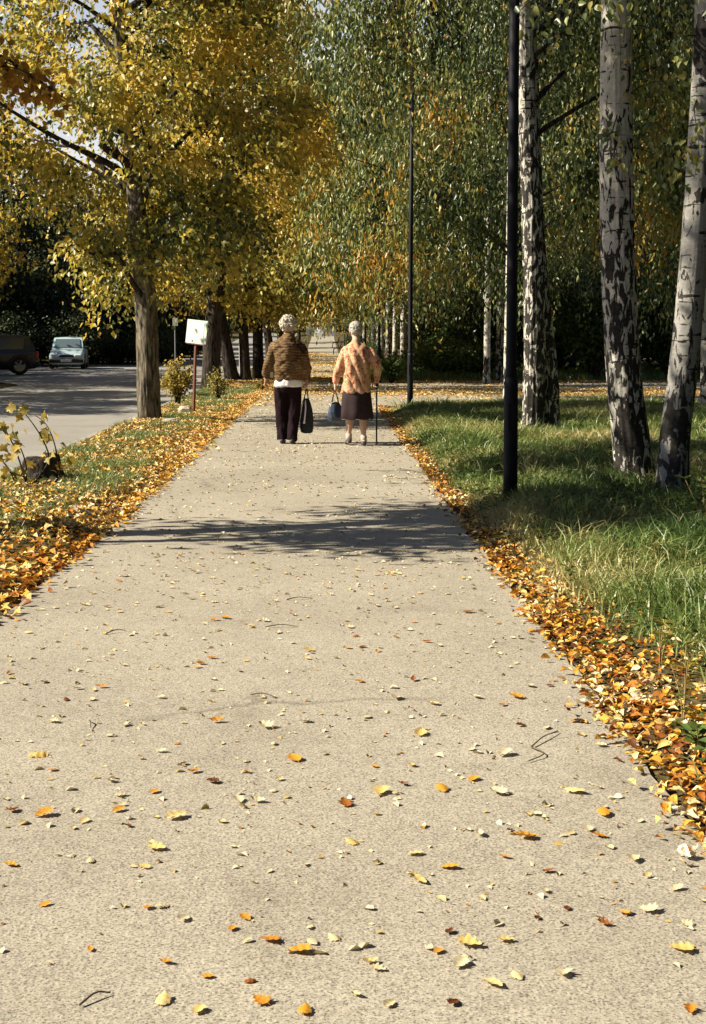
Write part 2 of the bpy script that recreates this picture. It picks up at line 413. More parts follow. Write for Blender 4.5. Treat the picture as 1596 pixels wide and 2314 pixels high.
def crown(name, rng, blobs, nspray, nper, length, leaf, mode='flat', thin=0.42, tone0=0.5, tvar=0.5, freq=1.1, zmin=None, keep=None, clump=1.0):
    """blobs: (centre, radii, weight). sprays of leaves fill them unevenly"""
    w = np.array([b_[2] for b_ in blobs], float); w /= w.sum()
    P = []
    for (c, r, _), k in zip(blobs, w):
        q = 8 if mode == 'droop' else 9
        A = ellipsoid_pts(rng, max(3, int(nspray * k * 2.2 / q)), c, r, 0.30)
        sg = np.array([.20, .20, .45]) if mode == 'droop' else np.array([.30, .30, .13])
        sg = sg * clump
        P.append((A[:, None] + rng.normal(size=(len(A), q, 3)) * sg).reshape(-1, 3))
    P = np.vstack(P)
    dens = noise3(P[:, 0] * freq, P[:, 1] * freq, P[:, 2] * freq * (0.6 if mode == 'droop' else 1.3), 11)
    ok = dens > thin * (0.8 + 0.4 * rng.random(len(P)))
    if zmin is not None: ok &= P[:, 2] > zmin + 0.4 * rng.random(len(P))
    if keep is not None: ok &= keep(P)
    P = P[ok][rng.permutation(ok.sum())][:nspray]
    n = len(P)
    C = np.array(blobs[0][0])
    out = P - C; out[:, 2] *= 0.3; out = unit(out)
    if mode == 'droop':
        d = unit(out * 0.25 + np.array([0, 0, -1.0]) + rng.normal(size=(n, 3)) * 0.12)
    else:
        d = unit(out * 0.9 + np.array([0, 0, -0.25]) + rng.normal(size=(n, 3)) * 0.55)
    ln = length * (0.6 + 0.8 * rng.random(n))
    t = (np.arange(nper) + rng.random((n, nper))) / nper
    pos = P[:, None] + d[:, None] * (t * ln[:, None])[..., None]
    pos[..., 2] -= (0.25 if mode == 'flat' else 0.0) * (t ** 2) * ln[:, None]
    jit = 0.10 if mode == 'flat' else 0.07
    pos = pos + rng.normal(size=pos.shape) * jit * np.array([1, 1, 0.6])
    m_ = n * nper
    pos = pos.reshape(-1, 3); dd = np.repeat(d, nper, 0)
    if mode == 'droop':
        ld = unit(np.array([0, 0, -1.0]) + rng.normal(size=(m_, 3)) * 0.38)
        ln_ = unit(rng.normal(size=(m_, 3)) * np.array([1, 1, .3]))
    else:
        ld = unit(dd * 0.6 + np.array([0, 0, -0.45]) + rng.normal(size=(m_, 3)) * 0.5)
        ln_ = unit(np.array([-.35, -.25, .7]) + rng.normal(size=(m_, 3)) * 0.55)
    L = leaf[0] * (0.7 + 0.6 * rng.random(m_)); W = leaf[1] * (0.75 + 0.5 * rng.random(m_))
    big = noise3(pos[:, 0] * .7 + 31, pos[:, 1] * .7, pos[:, 2] * .7, 5)
    cl_ = noise3(pos[:, 0] * 2.2 + 7, pos[:, 1] * 2.2, pos[:, 2] * 2.0, 6)
    tone = tone0 + tvar * ((big - 0.5) * 1.2 + (cl_ - .5) * .9 + (rng.random(m_) - 0.5) * 0.65)
    return leaf_mesh(name, pos, ld, ln_, L, W, tone), P, d, ln

def trunk_mesh(name, stems, limbs=(), ridge=0.0, sides=28, step=0.12, seed=0, flare=0.25):
    """stems: list of control rows (x, y, z, r)"""
    mb = MB()
    for si, st in enumerate(stems):
        st = np.asarray(st, float)
        ln = np.linalg.norm(np.diff(st[:, :3], axis=0), axis=1).sum()
        n = max(6, int(ln / step)); c = smooth_curve(st, n)
        z = c[:, 2] - c[0, 2]
        rad = c[:, 3] * (1 + flare * np.exp(-np.maximum(z, 0) / 0.22))
        G = rings_of(c[:, :3], rad, sides)
        ctr = c[:, None, :3]; off = G - ctr
        u = off / np.linalg.norm(off, axis=2, keepdims=True)
        zz = np.repeat(c[:, 2][:, None], sides, 1)
        k1 = noise3(u[..., 0] * 1.6 + 5 * si, u[..., 1] * 1.6, zz * .8, seed) - .5
        d = 1 + 0.14 * k1
        if ridge > 0:
            f = noise3(u[..., 0] * 7, u[..., 1] * 7, zz * 1.6, seed + 1)
            d = d + ridge * (np.abs(f - .5) * 2 - .5)
            d = d + ridge * .5 * (noise3(u[..., 0] * 15, u[..., 1] * 15, zz * 6, seed + 2) - .5)
        lob = np.cos(np.arctan2(u[..., 1], u[..., 0]) * 4 + seed) * 0.16 * np.exp(-np.maximum(zz - c[0, 2], 0) / 0.25)
        d = d + lob * (flare > 0)
        mb.grid(ctr + off * d[..., None], closeu=True, cap=True)
    nst = len(mb.f)
    for lb in limbs:
        lb = np.asarray(lb, float); c = smooth_curve(lb, max(5, len(lb) * 4))
        mb.tube(c[:, :3], c[:, 3], 7 if c[0, 3] < .05 else 10)
    me = mb.mesh(name, True); mi = np.zeros(len(mb.f), np.int32); mi[nst:] = 1; me.polygons.foreach_set('material_index', mi)
    return me

def limbs_to(rng, axis, targets, r0=0.05, up=0.35):
    """limbs from a trunk axis (rows x,y,z,r) out to target points"""
    ax = np.asarray(axis, float); out = []
    for T in targets:
        hor = np.hypot(T[0] - ax[-1, 0], T[1] - ax[-1, 1])
        zs = np.clip(T[2] - up * hor - 0.3, ax[1, 2] * 0.9, ax[-1, 2] - 0.05)
        A = np.array([np.interp(zs, ax[:, 2], ax[:, k]) for k in range(3)])
        rr = np.interp(zs, ax[:, 2], ax[:, 3]); r = min(r0 * (0.6 + 0.8 * rng.random()), rr * 0.6)
        mid = A * .5 + T * .5 + rng.normal(size=3) * .12 + np.array([0, 0, .18 * hor * .5])
        q = A * .75 + mid * .25 + np.array([0, 0, .05])
        out.append([(*A, r), (*(A * .6 + mid * .4 + rng.normal(size=3) * .04), r * .8), (*mid, r * .6), (*(mid * .4 + T * .6 + rng.normal(size=3) * .08), r * .38), (*T, r * .12)])
    return out

def tree(name, label, cat, loc, group, stems, blobs, ck, bark, leaf, nlimb=14, seed=1, ridge=0.0, sides=20, step=0.15, limb_r=.05, extra_limbs=(), flare=.25, droop_limbs=False):
    rng = np.random.default_rng(seed)
    root = empty(name, loc, 0, label, cat, group)
    cm, P, d, ln = crown('crown', rng, blobs, **ck)
    idx = rng.permutation(len(P))[:nlimb]
    lim = limbs_to(rng, stems[0], P[idx], limb_r)
    twigs = []
    for i in rng.permutation(len(P))[:nlimb * 5]:
        a = P[i]; e = a + d[i] * ln[i]
        twigs.append([(*a, .006), (*(a * .5 + e * .5 + rng.normal(size=3) * .03), .005), (*e, .002)])
    tm = trunk_mesh('trunk', stems, list(lim) + twigs + list(extra_limbs), ridge, sides, step, seed, flare)
    link('trunk', tm, bark, root); tm.materials.append(M['bark_dark'])
    link('crown', cm, leaf, root)
    return root

def copy_thing(root, loc, rz=0.0, sc=1.0, label=None, group=None):
    r = root.copy(); COL.objects.link(r); r.location = loc; r.rotation_euler = (0, 0, rz); r.scale = (sc, sc, sc)
    if label: r['label'] = label
    if group: r['group'] = group
    for ch in list(root.children):
        c = ch.copy(); COL.objects.link(c); c.parent = r
        for g in list(ch.children):
            d = g.copy(); COL.objects.link(d); d.parent = c
    return r

# ================================================================== SETTING
def lines(segs):
    out = [segs[0][0]]
    for a, b_, s_ in segs:
        k = max(1, int(round((b_ - a) / s_))); out += list(np.linspace(a, b_, k + 1)[1:])
    return np.array(out)
YL = lines([(-60, -2, 8), (-2, 32, .2), (32, 60, .5), (60, 170, 2.5), (170, 300, 10), (300, 900, 100)])
XL = lines([(-600, -60, 90), (-60, -20, 4), (-20, -3.6, .6), (-3.6, 7, .15), (7, 20, .6), (20, 60, 4), (60, 600, 90)])

def sheet(name, X, Y, zf, mat, keepf=None):
    gx, gy = np.meshgrid(X, Y)
    V = np.stack([gx, gy, zf(gx, gy)], -1)
    n, m_ = gx.shape
    a = (np.arange(n - 1)[:, None] * m_ + np.arange(m_ - 1)[None]).ravel()
    F = np.stack([a, a + 1, a + m_ + 1, a + m_], 1)
    return mesh_np(name, V.reshape(-1, 3), F.ravel(), np.arange(len(F)) * 4, np.full(len(F), 4), smooth=True)

gm = sheet('ground', XL, YL, lambda x, y: ground(x, y), None)
tag(link('ground', gm, M['soil']), kind='structure')

def strip(name, mat, xl, xr, Y, dz, nx=6, wob=0.03, seed=1):
    """asphalt sheet with slightly ragged edges"""
    V = []
    for y in Y:
        a = xl(y) if callable(xl) else xl; b_ = xr(y) if callable(xr) else xr
        a += wob * float(noise3(y * 2.3, 0, 0, seed) - .5) * 2 + wob * float(noise3(y * 9, 0, 0, seed) - .5)
        b_ += wob * float(noise3(y * 2.1, 7, 0, seed) - .5) * 2 + wob * float(noise3(y * 8, 7, 0, seed) - .5)
        xs = np.linspace(a, b_, nx)
        V.append([(x, y, float(rise(y)) + dz) for x in xs])
    mb = MB(); mb.grid(V)
    o = mb.build(name, mat, smooth=True)
    return tag(o, kind='structure')
Yp = YL[(YL >= -2) & (YL <= 172)]
strip('path', M['path'], lambda y: PATH_L - .08 * float(sstep(12, 6, y)), lambda y: PATH_R + .03 * float(sstep(8, 4, y)), Yp, 0.012)
Yc = YL[(YL >= 28.7) & (YL <= 44.5)]
def cross_left(y): return -2.6
strip('side_path', M['path'], cross_left, 40.0, Yc, 0.008, nx=30, wob=0.05, seed=4)
Yr = YL[(YL >= -2) & (YL <= 300)]
strip('road', M['road'], lambda y: float(road_left(y)), ROAD_R, Yr, -0.13 + 0.01, nx=14, wob=0.02, seed=7)
mb = MB()
for y0 in np.arange(2, 120, 1.0):
    z = float(rise(y0 + .5)); mb.box((ROAD_R + .07, y0 + .5, z - .11), (.14, .985, .2), bev=.012)
tag(mb.build('kerb', M['kerb']), kind='structure')

# ================================================================== TREES LEFT
rng = np.random.default_rng(5)
b0 = px(338, 955); b0.z = gz(b0.x, b0.y) - .03
def rel(u, v, base, Y=None):
    p = pxy(u, v, Y if Y else base.y); return (p.x - base.x, p.y - base.y, p.z - base.z)
st = [(0, 0, -.1, .19), (*rel(335, 850, b0), .18), (*rel(331, 700, b0), .175), (*rel(312, 500, b0), .15), (*rel(295, 300, b0), .125), (*rel(272, 60, b0), .105), (*rel(262, -300, b0), .06), (*rel(262, -500, b0), .02)]
def tiers(seed, z0, z1, n, rfun, size=.8, cx=(0, 0)):
    gg = np.random.default_rng(seed); out = [((cx[0], cx[1], (z0 + z1) / 2), (.5, .5, (z1 - z0) * .35), .3)]
    for i in range(n):
        z = z0 + (z1 - z0) * (i + .5) / n + gg.normal() * .15; a = i * 2.4 + gg.normal() * .35; r_ = rfun(z) * (.45 + .55 * gg.random() ** .6)
        s_ = size * (.7 + .6 * gg.random())
        out.append(((cx[0] + math.cos(a) * r_, cx[1] + math.sin(a) * r_, z - .12 * r_), (s_, s_, s_ * .5), s_ ** 2))
    return out
blobs = tiers(4, 2.5, 10.2, 46, lambda z: float(np.interp(z, [2.4, 3.2, 5, 7.5, 10.2], [.9, 1.5, 2.5, 2.6, .8])), .85, (-.2, -.1))
def keep_gap(P):       # the gap of sky between the branches on the outer left
    d = ((P[:, 0] + 1.55) / .42) ** 2 + ((P[:, 2] - 5.05) / .7) ** 2
    left = P[:, 0] < np.interp(P[:, 2], [1.5, 2.2, 3.2, 3.9, 4.4], [-.6, -.85, -1.2, -1.75, -9])
    tx = np.interp(P[:, 2], [1, 3, 5, 7], [-.05, -.2, -.32, -.45])
    front = (P[:, 1] < .3) & (np.abs(P[:, 0] - tx) < .26) & (noise3(P[:, 2] * 1.3, 0, 0, 19) > .36)
    return (d > 1) & ~left & ~front & ~((P[:, 0] > .25) & (P[:, 2] < 2.75))
tree('linden_tree', 'yellowing linden with ridged grey trunk, nearest on the left verge before the sign', 'tree', b0, 'lindens on the verge between road and path',
     [st], blobs, dict(nspray=3700, nper=14, length=.5, leaf=(.10, .075), thin=.32, tone0=.49, tvar=.85, keep=keep_gap, clump=.8),
     M['bark'], M['linden_leaf'], nlimb=34, seed=21, ridge=.10, sides=72, step=.03, limb_r=.06)

LB = tiers(9, 2.9, 11, 40, lambda z: float(np.interp(z, [2.8, 4, 6, 8.5, 11], [1.2, 2.2, 2.9, 2.6, .7])), 1.05)
def linden(u, v, toppx, r, label, seed, tone=.62, blobs=LB, **k):
    b1 = px(u, v); b1.z = gz(b1.x, b1.y) - .03
    c = [(0, 0, -.1, r)]
    for (uu, vv, f) in toppx: c.append((*rel(uu, vv, b1), r * f))
    ex, ey, ez, er = c[-1]
    if ez < 9: c.append((ex * 1.1, ey, 10.0, r * .2))
    ck = dict(nspray=1600, nper=14, length=.6, leaf=(.12, .09), thin=.34, tone0=tone - .02, tvar=.7); ck.update(k)
    return tree('linden_tree', label, 'tree', b1, 'lindens on the verge between road and path', [c], blobs, ck, M['bark_dark'], M['linden_leaf'], nlimb=22, seed=seed, ridge=.09, sides=32, step=.08, limb_r=.06)
linden(478, 882, [(480, 780, .9), (492, 640, .8), (515, 400, .6), (512, 200, .5), (505, 0, .4)], .25, 'linden with a broad dark trunk right behind the white sign', 31, .6)
linden(527, 862, [(512, 790, .92), (494, 690, .85), (478, 560, .7), (470, 300, .5)], .21, 'linden whose slim dark trunk leans left, just beyond the broad one behind the sign', 32, .66)
linden(556, 862, [(552, 780, .92), (547, 660, .8), (545, 450, .6)], .17, 'upright linden with pale bark, left one of the pair beyond the leaning trunk', 33, .7)
linden(584, 858, [(583, 780, .9), (580, 660, .8), (572, 450, .6)], .19, 'dark upright linden, right one of the pair beyond the leaning trunk', 34, .72)
linden(612, 842, [(608, 780, .9), (600, 700, .8), (596, 500, .6)], .17, 'dark linden just left of the striped jacket in the distance', 35, .66)
far_l = linden(632, 822, [(633, 760, .9), (624, 660, .8), (622, 500, .6)], .17, 'slim dark linden trunk standing behind the head of the woman in trousers', 36, .6, nspray=1100)
for i, (X, Y) in enumerate([(-2.5, 84), (-2.7, 97), (-2.4, 112), (-2.8, 128), (-2.6, 146)]):
    copy_thing(far_l, (X, Y, gz(X, Y)), i * 1.3 + .5, 1.0, 'distant yellowing linden in the far part of the row along the path')

copy_thing(bpy.data.objects['linden_tree.001'], (-12.0, 44.0, 0), 2.1, 1.15, 'yellow tree across the road, its crown filling the upper left edge behind the maple branch', 'trees on the far side of the road')
# small maple out of the frame on the left: its branch hangs in and its shadow crosses the path
bm = Vector((-4.6, 9.45, gz(-4.6, 9.45)))
def mrel(X, Y, Z): return (X - bm.x, Y - bm.y, Z - bm.z)
rngm = np.random.default_rng(77)
stm = [(0, 0, -.1, .07), (.03, 0, 1.5, .06), (0.0, .02, 3.0, .05), (.05, .4, 4.8, .035), (.05, .7, 7.0, .01)]
mb_blobs = [((.1, .7, 5.9), (1.2, 1.15, 1.5), 5), ((.1, .45, 4.5), (.9, .85, .8), 2), ((.1, .1, 3.6), (.5, .35, .45), .5)]
tm_root = tree('maple_tree', 'young maple with rusty orange leaves reaching in at the upper left edge', 'tree', bm, None, [stm], mb_blobs,
     dict(nspray=1150, nper=9, length=.45, leaf=(.11, .085), thin=.42, tone0=.5, tvar=.6), M['bark_dark'], M['maple_leaf'], nlimb=22, seed=78, limb_r=.02)
# the branch that enters the frame
tips = [pxy(150, 225, 9.4), pxy(105, 195, 9.3), pxy(60, 170, 9.5), pxy(20, 150, 9.45), pxy(125, 235, 9.5), pxy(10, 205, 9.4)]
mbx = MB(); start = np.array([bm.x + .03, bm.y, 2.6]); Pl = []; Dl = []
bend0 = np.array(pxy(-60, 120, 9.45))
mbx.tube(smooth_curve([start, start * .5 + bend0 * .5 + np.array([0, 0, .1]), bend0, np.array(pxy(60, 165, 9.45)), np.array(tips[0])], 20) - np.array(bm), np.linspace(.02, .004, 20), 7)
for tp in tips:
    tp = np.array(tp)
    q = bend0 + (tp - bend0) * .35
    mbx.tube(smooth_curve([q, q * .5 + tp * .5 + np.array([0, 0, .03]), tp], 8) - np.array(bm), np.linspace(.006, .002, 8), 5)
    n = 34
    t = rngm.random(n)[:, None]
    Pl.append(q + (tp - q) * (0.35 + .65 * t) + rngm.normal(size=(n, 3)) * .06 - np.array(bm)); Dl.append((tp - q)[None] / np.linalg.norm(tp - q) * .5 + rngm.normal(size=(n, 3)) * .5 + np.array([0, 0, -.6]))
Pl = np.vstack(Pl); Dl = np.vstack(Dl); k = len(Pl)
link('branch', mbx.mesh('branch', True), M['bark_dark'], tm_root)
link('foliage', leaf_mesh('foliage', Pl, Dl, unit(rngm.normal(size=(k, 3)) + np.array([0, -1, .3])), .062 * (.6 + .7 * rngm.random(k)), .045, rngm.random(k), shape6=True), M['maple_leaf'], tm_root)

tree('linden_tree', 'tall linden beside the road nearer than the frame shows, shading the birch trunks', 'tree', (-5.9, 9.6, 0), 'lindens on the verge between road and path',
     [[(0, 0, -.1, .16), (0, .05, 3, .14), (.05, 1.2, 6, .11), (.1, 3.4, 9, .07), (.1, 4.4, 11, .03)]], [((.3, 4.2, 9.2), (2.2, 2.1, 2.9), 5)],
     dict(nspray=1300, nper=14, length=.7, leaf=(.12, .09), thin=.42, tone0=.5, tvar=.7), M['bark'], M['linden_leaf'], nlimb=18, seed=79, limb_r=.05)
# trees across the road (outside the frame to the left): they stripe the road with shade
rt = tree('roadside_tree', 'green and yellow tree on the far side of the road, beyond the left edge', 'tree', (-12.9, 32.4, 0), 'trees on the far side of the road',
     [[(0, 0, -.1, .18), (.1, 0, 2, .15), (0, .1, 4.5, .1), (.1, 0, 7.2, .03)]], [((0, 0, 4.4), (2.1, 1.7, 2.9), 5)],
     dict(nspray=1000, nper=13, length=.7, leaf=(.13, .10), thin=.42, tone0=.4, tvar=.6), M['bark_dark'], M['linden_leaf'], nlimb=16, seed=91, limb_r=.05)
for i, (X, Y, s_) in enumerate([(-10.6, 22.4, .52), (-12.4, 29.0, .85), (-13.2, 36.0, .95), (-12.9, 38.6, .85), (-14.5, 46.5, 1.05), (-14.8, 49.4, .95), (-15, 52.2, 1.0)]):
    copy_thing(rt, (X, Y, gz(X, Y)), i * 1.7, s_)

# ================================================================== WOODS (prototypes + copies)
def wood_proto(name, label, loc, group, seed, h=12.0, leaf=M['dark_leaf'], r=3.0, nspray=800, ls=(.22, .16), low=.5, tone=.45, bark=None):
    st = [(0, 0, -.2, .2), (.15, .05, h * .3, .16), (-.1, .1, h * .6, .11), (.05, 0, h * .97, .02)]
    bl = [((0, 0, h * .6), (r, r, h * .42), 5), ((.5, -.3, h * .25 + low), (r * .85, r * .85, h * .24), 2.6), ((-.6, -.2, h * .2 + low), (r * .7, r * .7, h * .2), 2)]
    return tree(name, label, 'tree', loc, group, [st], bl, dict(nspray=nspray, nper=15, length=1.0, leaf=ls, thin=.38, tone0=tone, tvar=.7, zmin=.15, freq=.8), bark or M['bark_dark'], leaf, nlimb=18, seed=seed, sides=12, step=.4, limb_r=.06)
LG = 'dense dark trees beyond the parked cars'
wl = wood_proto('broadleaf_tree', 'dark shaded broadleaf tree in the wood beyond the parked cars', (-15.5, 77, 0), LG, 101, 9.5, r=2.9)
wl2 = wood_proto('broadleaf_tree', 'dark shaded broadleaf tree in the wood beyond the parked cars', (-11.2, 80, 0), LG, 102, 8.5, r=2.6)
rngw = np.random.default_rng(8)
spots = [(-19.5, 75), (-13.2, 84), (-17.3, 84), (-21.5, 82), (-10.8, 90), (-14.6, 92), (-18.8, 92), (-11.8, 100), (-16.0, 102), (-20.5, 101), (-10.9, 112), (-15, 115), (-24.5, 90), (-22, 110), (-11.2, 126), (-16, 130), (-11.5, 142), (-17, 146), (-24.5, 76), (-25, 100), (-26, 68), (-18.6, 50), (-18.2, 54.5), (-18.4, 59), (-18.8, 63.2)]
for i, (X, Y) in enumerate(spots):
    copy_thing([wl, wl2][i % 2], (X, Y, gz(X, Y)), rngw.random() * 6.28, .9 + .35 * rngw.random() - (.12 if X > -12 else 0))

RG = 'shaded woodland trees behind the birches'
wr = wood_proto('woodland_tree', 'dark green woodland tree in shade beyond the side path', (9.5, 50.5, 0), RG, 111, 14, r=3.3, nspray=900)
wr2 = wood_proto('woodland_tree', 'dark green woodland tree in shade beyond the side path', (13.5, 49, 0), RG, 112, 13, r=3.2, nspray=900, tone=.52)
spots = [(6.6, 54), (17.5, 50), (21.5, 52), (11.5, 57), (15.5, 58), (7.5, 62), (19.8, 60), (10.2, 67), (14.5, 69), (6.8, 74), (18.5, 72), (9.5, 80), (14, 82), (6.5, 90), (11, 94), (6.8, 106), (11.5, 108), (6.2, 122), (10.5, 126), (6.4, 140), (10, 146), (23.5, 64)]
for i, (X, Y) in enumerate(spots):
    copy_thing([wr, wr2][i % 2], (X, Y, gz(X, Y)), rngw.random() * 6.28, .9 + .3 * rngw.random())
SG = 'unseen trees added around the viewer to block sky light'  # unseen trees added behind and to the right to cut sky fill
for i, (X, Y) in enumerate([(11, -1), (9.5, 3.5), (10.5, 8.5), (11.5, 13.5), (12.5, 18), (13.5, 23), (14.5, 29), (3.5, -8), (-2.5, -9), (-8, -11), (7, -6), (-13, -14), (0.5, -14), (6, -13), (-5.5, -16), (16, 4), (17, 12), (-19, -16)]):
    copy_thing([wr, wr2][i % 2], (X, Y, gz(X, Y)), rngw.random() * 6.28, .95 + .2 * rngw.random(), 'added unseen green tree around the viewer, blocking sky light', SG)
FG = 'trees closing the view at the far end of the path'
for i, (X, Y) in enumerate([(-9, 186), (-4.5, 182), (-1, 184), (2.5, 181), (6, 185), (10, 182), (1, 193), (-13, 190), (-7, 200), (-16, 168), (15, 175), (-2.8, 196), (-20, 182)]):
    copy_thing([wr, wl][i % 2], (X, Y, gz(X, Y)), rngw.random() * 6.28, 1.05 + .4 * rngw.random(), 'dark tree closing the view behind the pale wall at the path end', FG)

# ================================================================== BIRCHES
def nb(u, v):
    p = px(u, v); p.z = gz(p.x, p.y) - .04; return p
BG = 'birches in the grass right of the path'
# near pair and the two-stemmed one
b1 = nb(1222, 996)
s1 = [(*rel(1203, 996, b1), .155)] + [(*rel(u, v, b1), r) for u, v, r in ((1209, 850, .150), (1206, 600, .135), (1193, 300, .125), (1186, 100, .115), (1180, -300, .08), (1180, -900, .02))]
s2 = [(*rel(1247, 984, b1, b1.y + .1), .13)] + [(*rel(u, v, b1, b1.y + .12), r) for u, v, r in ((1240, 850, .13), (1222, 650, .11), (1212, 450, .09), (1204, 200, .08), (1196, -300, .05))]
s1[0] = (s1[0][0], s1[0][1], -.1, s1[0][3]); s2[0] = (s2[0][0], s2[0][1], -.1, s2[0][3])
tree('birch_tree', 'two-stemmed birch with rough black and white bark directly behind the nearest lamp post', 'tree', b1, BG, [s1, s2],
     [((-.5, .8, 8.5), (3.2, 3.0, 3.2), 4), ((-1.7, 1.6, 6.4), (1.5, 1.6, 1.3), 1.2), ((1.5, 1.2, 6.0), (1.6, 1.6, 1.4), 1.2)],
     dict(nspray=2300, nper=16, length=1.15, leaf=(.10, .042), mode='droop', thin=.42, tone0=.45, tvar=.7), M['birch_dark'], M['birch_leaf'], nlimb=20, seed=41, ridge=.13, sides=64, step=.04, limb_r=.035)
b2 = nb(1442, 1112)
s1 = [(0, 0, -.1, .175)] + [(*rel(u, v, b2), r) for u, v, r in ((1427, 1000, .165), (1410, 850, .155), (1398, 600, .148), (1394, 300, .140), (1392, 60, .125), (1388, -400, .09), (1385, -1100, .02))]
tree('birch_tree', 'thick white birch with peeling black bark near the foot, second trunk from the right edge', 'tree', b2, BG, [s1],
     [((.2, .4, 7.0), (2.2, 2.0, 2.2), 4)],
     dict(nspray=1100, nper=15, length=1.0, leaf=(.062, .038), mode='droop', thin=.42, tone0=.4, tvar=.7), M['birch'], M['birch_leaf'], nlimb=14, seed=42, ridge=.08, sides=72, step=.03, limb_r=.03)
b3 = nb(1518, 1134)
s1 = [(0, 0, -.1, .14)] + [(*rel(u, v, b3), r) for u, v, r in ((1524, 1000, .125), (1543, 850, .118), (1567, 600, .112), (1584, 340, .108), (1596, 100, .10), (1610, -400, .07), (1620, -900, .02))]
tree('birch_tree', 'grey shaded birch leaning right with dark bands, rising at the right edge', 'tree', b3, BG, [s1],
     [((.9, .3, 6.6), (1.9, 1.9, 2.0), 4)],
     dict(nspray=800, nper=15, length=.9, leaf=(.062, .038), mode='droop', thin=.42, tone0=.35, tvar=.6), M['birch_shaded'], M['birch_leaf'], nlimb=12, seed=43, ridge=.03, sides=64, step=.04, limb_r=.03)
b4 = nb(1600, 944)
s1 = [(0, 0, -.1, .13)] + [(*rel(u, v, b4), r) for u, v, r in ((1600, 800, .12), (1600, 600, .11), (1600, 300, .10), (1596, 0, .09), (1598, -400, .05))]
tree('birch_tree', 'white birch half cut off by the right edge, standing behind the leaning one', 'tree', b4, BG, [s1],
     [((.5, .3, 7.2), (2.6, 2.5, 3.0), 4), ((-.2, 1.5, 4.6), (1.4, 1.4, 1.0), 1)],
     dict(nspray=1500, nper=15, length=1.1, leaf=(.08, .04), mode='droop', thin=.42, tone0=.5, tvar=.8), M['birch_low'], M['birch_leaf'], nlimb=14, seed=44, ridge=.02, sides=32, step=.08, limb_r=.03)

def sprays_px(parent, name, curves, Y, leaf, n, mat, seed, rad=.006):
    gg = np.random.default_rng(seed); o = np.array(parent.location); mb = MB(); Pl = []
    for ctrl in curves:
        c = smooth_curve([np.array(pxy(u, v, Y + dy)) - o for u, v, dy in ctrl], 18)
        mb.tube(c, np.linspace(rad, .0015, 18), 6); t = (.2 + .8 * gg.random(n)) * 17; ii = t.astype(int).clip(0, 16)
        Pl.append(c[ii] + gg.normal(size=(n, 3)) * np.array([.045, .045, .03]))
    P = np.vstack(Pl); k = len(P)
    D = unit(np.array([0, 0, -.9]) + gg.normal(size=(k, 3)) * .5)
    tw = mb.build(name, M['bark_dark'], parent, True)
    link('leaves', leaf_mesh('leaves', P, D, unit(np.array([-.3, -1, .3]) + gg.normal(size=(k, 3)) * .5), leaf[0] * (.7 + .5 * gg.random(k)), leaf[1], .35 + .55 * gg.random(k), shape6=True), mat, tw)
sprays_px(bpy.data.objects['birch_tree.001'], 'twig', [[(1400, 240, 0), (1440, 200, -.1), (1500, 185, -.2), (1540, 240, -.2)], [(1405, 150, 0), (1480, 120, -.1), (1560, 170, -.2), (1580, 260, -.2)], [(1410, 290, 0), (1470, 270, -.1), (1520, 320, -.2), (1530, 390, -.2)],
     [(1395, 260, -.2), (1385, 300, -.3), (1395, 350, -.35), (1388, 385, -.35)], [(1400, 60, 0), (1460, 60, 0), (1530, 110, -.1), (1520, 200, -.2)], [(1400, 330, 0), (1460, 340, -.1), (1500, 370, -.1), (1480, 430, -.1)]], b2.y, (.075, .05), 26, M['birch_leaf'], 401)
sprays_px(bpy.data.objects['birch_tree.001'], 'twig', [[(1400, -60, -.5), (1370, -20, -2), (1345, 5, -3), (1350, 22, -3)], [(1400, -70, -.5), (1390, -30, -2), (1385, 0, -3), (1392, 20, -3)], [(1400, -90, -.3), (1300, -40, -2), (1210, -5, -3), (1160, 40, -3.2)],
     [(1400, -80, -.3), (1280, -30, -2), (1230, 20, -3), (1200, 75, -3)], [(1400, -80, -.3), (1320, -20, -2), (1290, 20, -3), (1300, 60, -3)]], b2.y, (.07, .045), 11, M['birch_leaf'], 402)
top = []
gq = np.random.default_rng(66)
for q in range(15):
    u_ = 1190 + 410 * (q + gq.random()) / 15; l_ = 70 + 150 * gq.random()
    top.append([(u_ - 60, -220, .2), (u_ - 15, -90, -.2), (u_, 0, -.4), (u_ + 10 * gq.normal(), l_, -.4)])
sprays_px(bpy.data.objects['birch_tree.001'], 'twig', top, b2.y - .3, (.055, .036), 20, M['birch_leaf'], 404, .004)
sprays_px(bpy.data.objects['birch_tree.002'], 'twig', [[(1590, 300, 0), (1560, 330, -.1), (1530, 390, -.2), (1540, 440, -.2)], [(1596, 200, 0), (1570, 240, -.1), (1580, 330, -.2), (1570, 400, -.2)], [(1596, 80, 0), (1540, 90, -.1), (1560, 190, -.2)]], b3.y, (.07, .045), 22, M['birch_leaf'], 403)
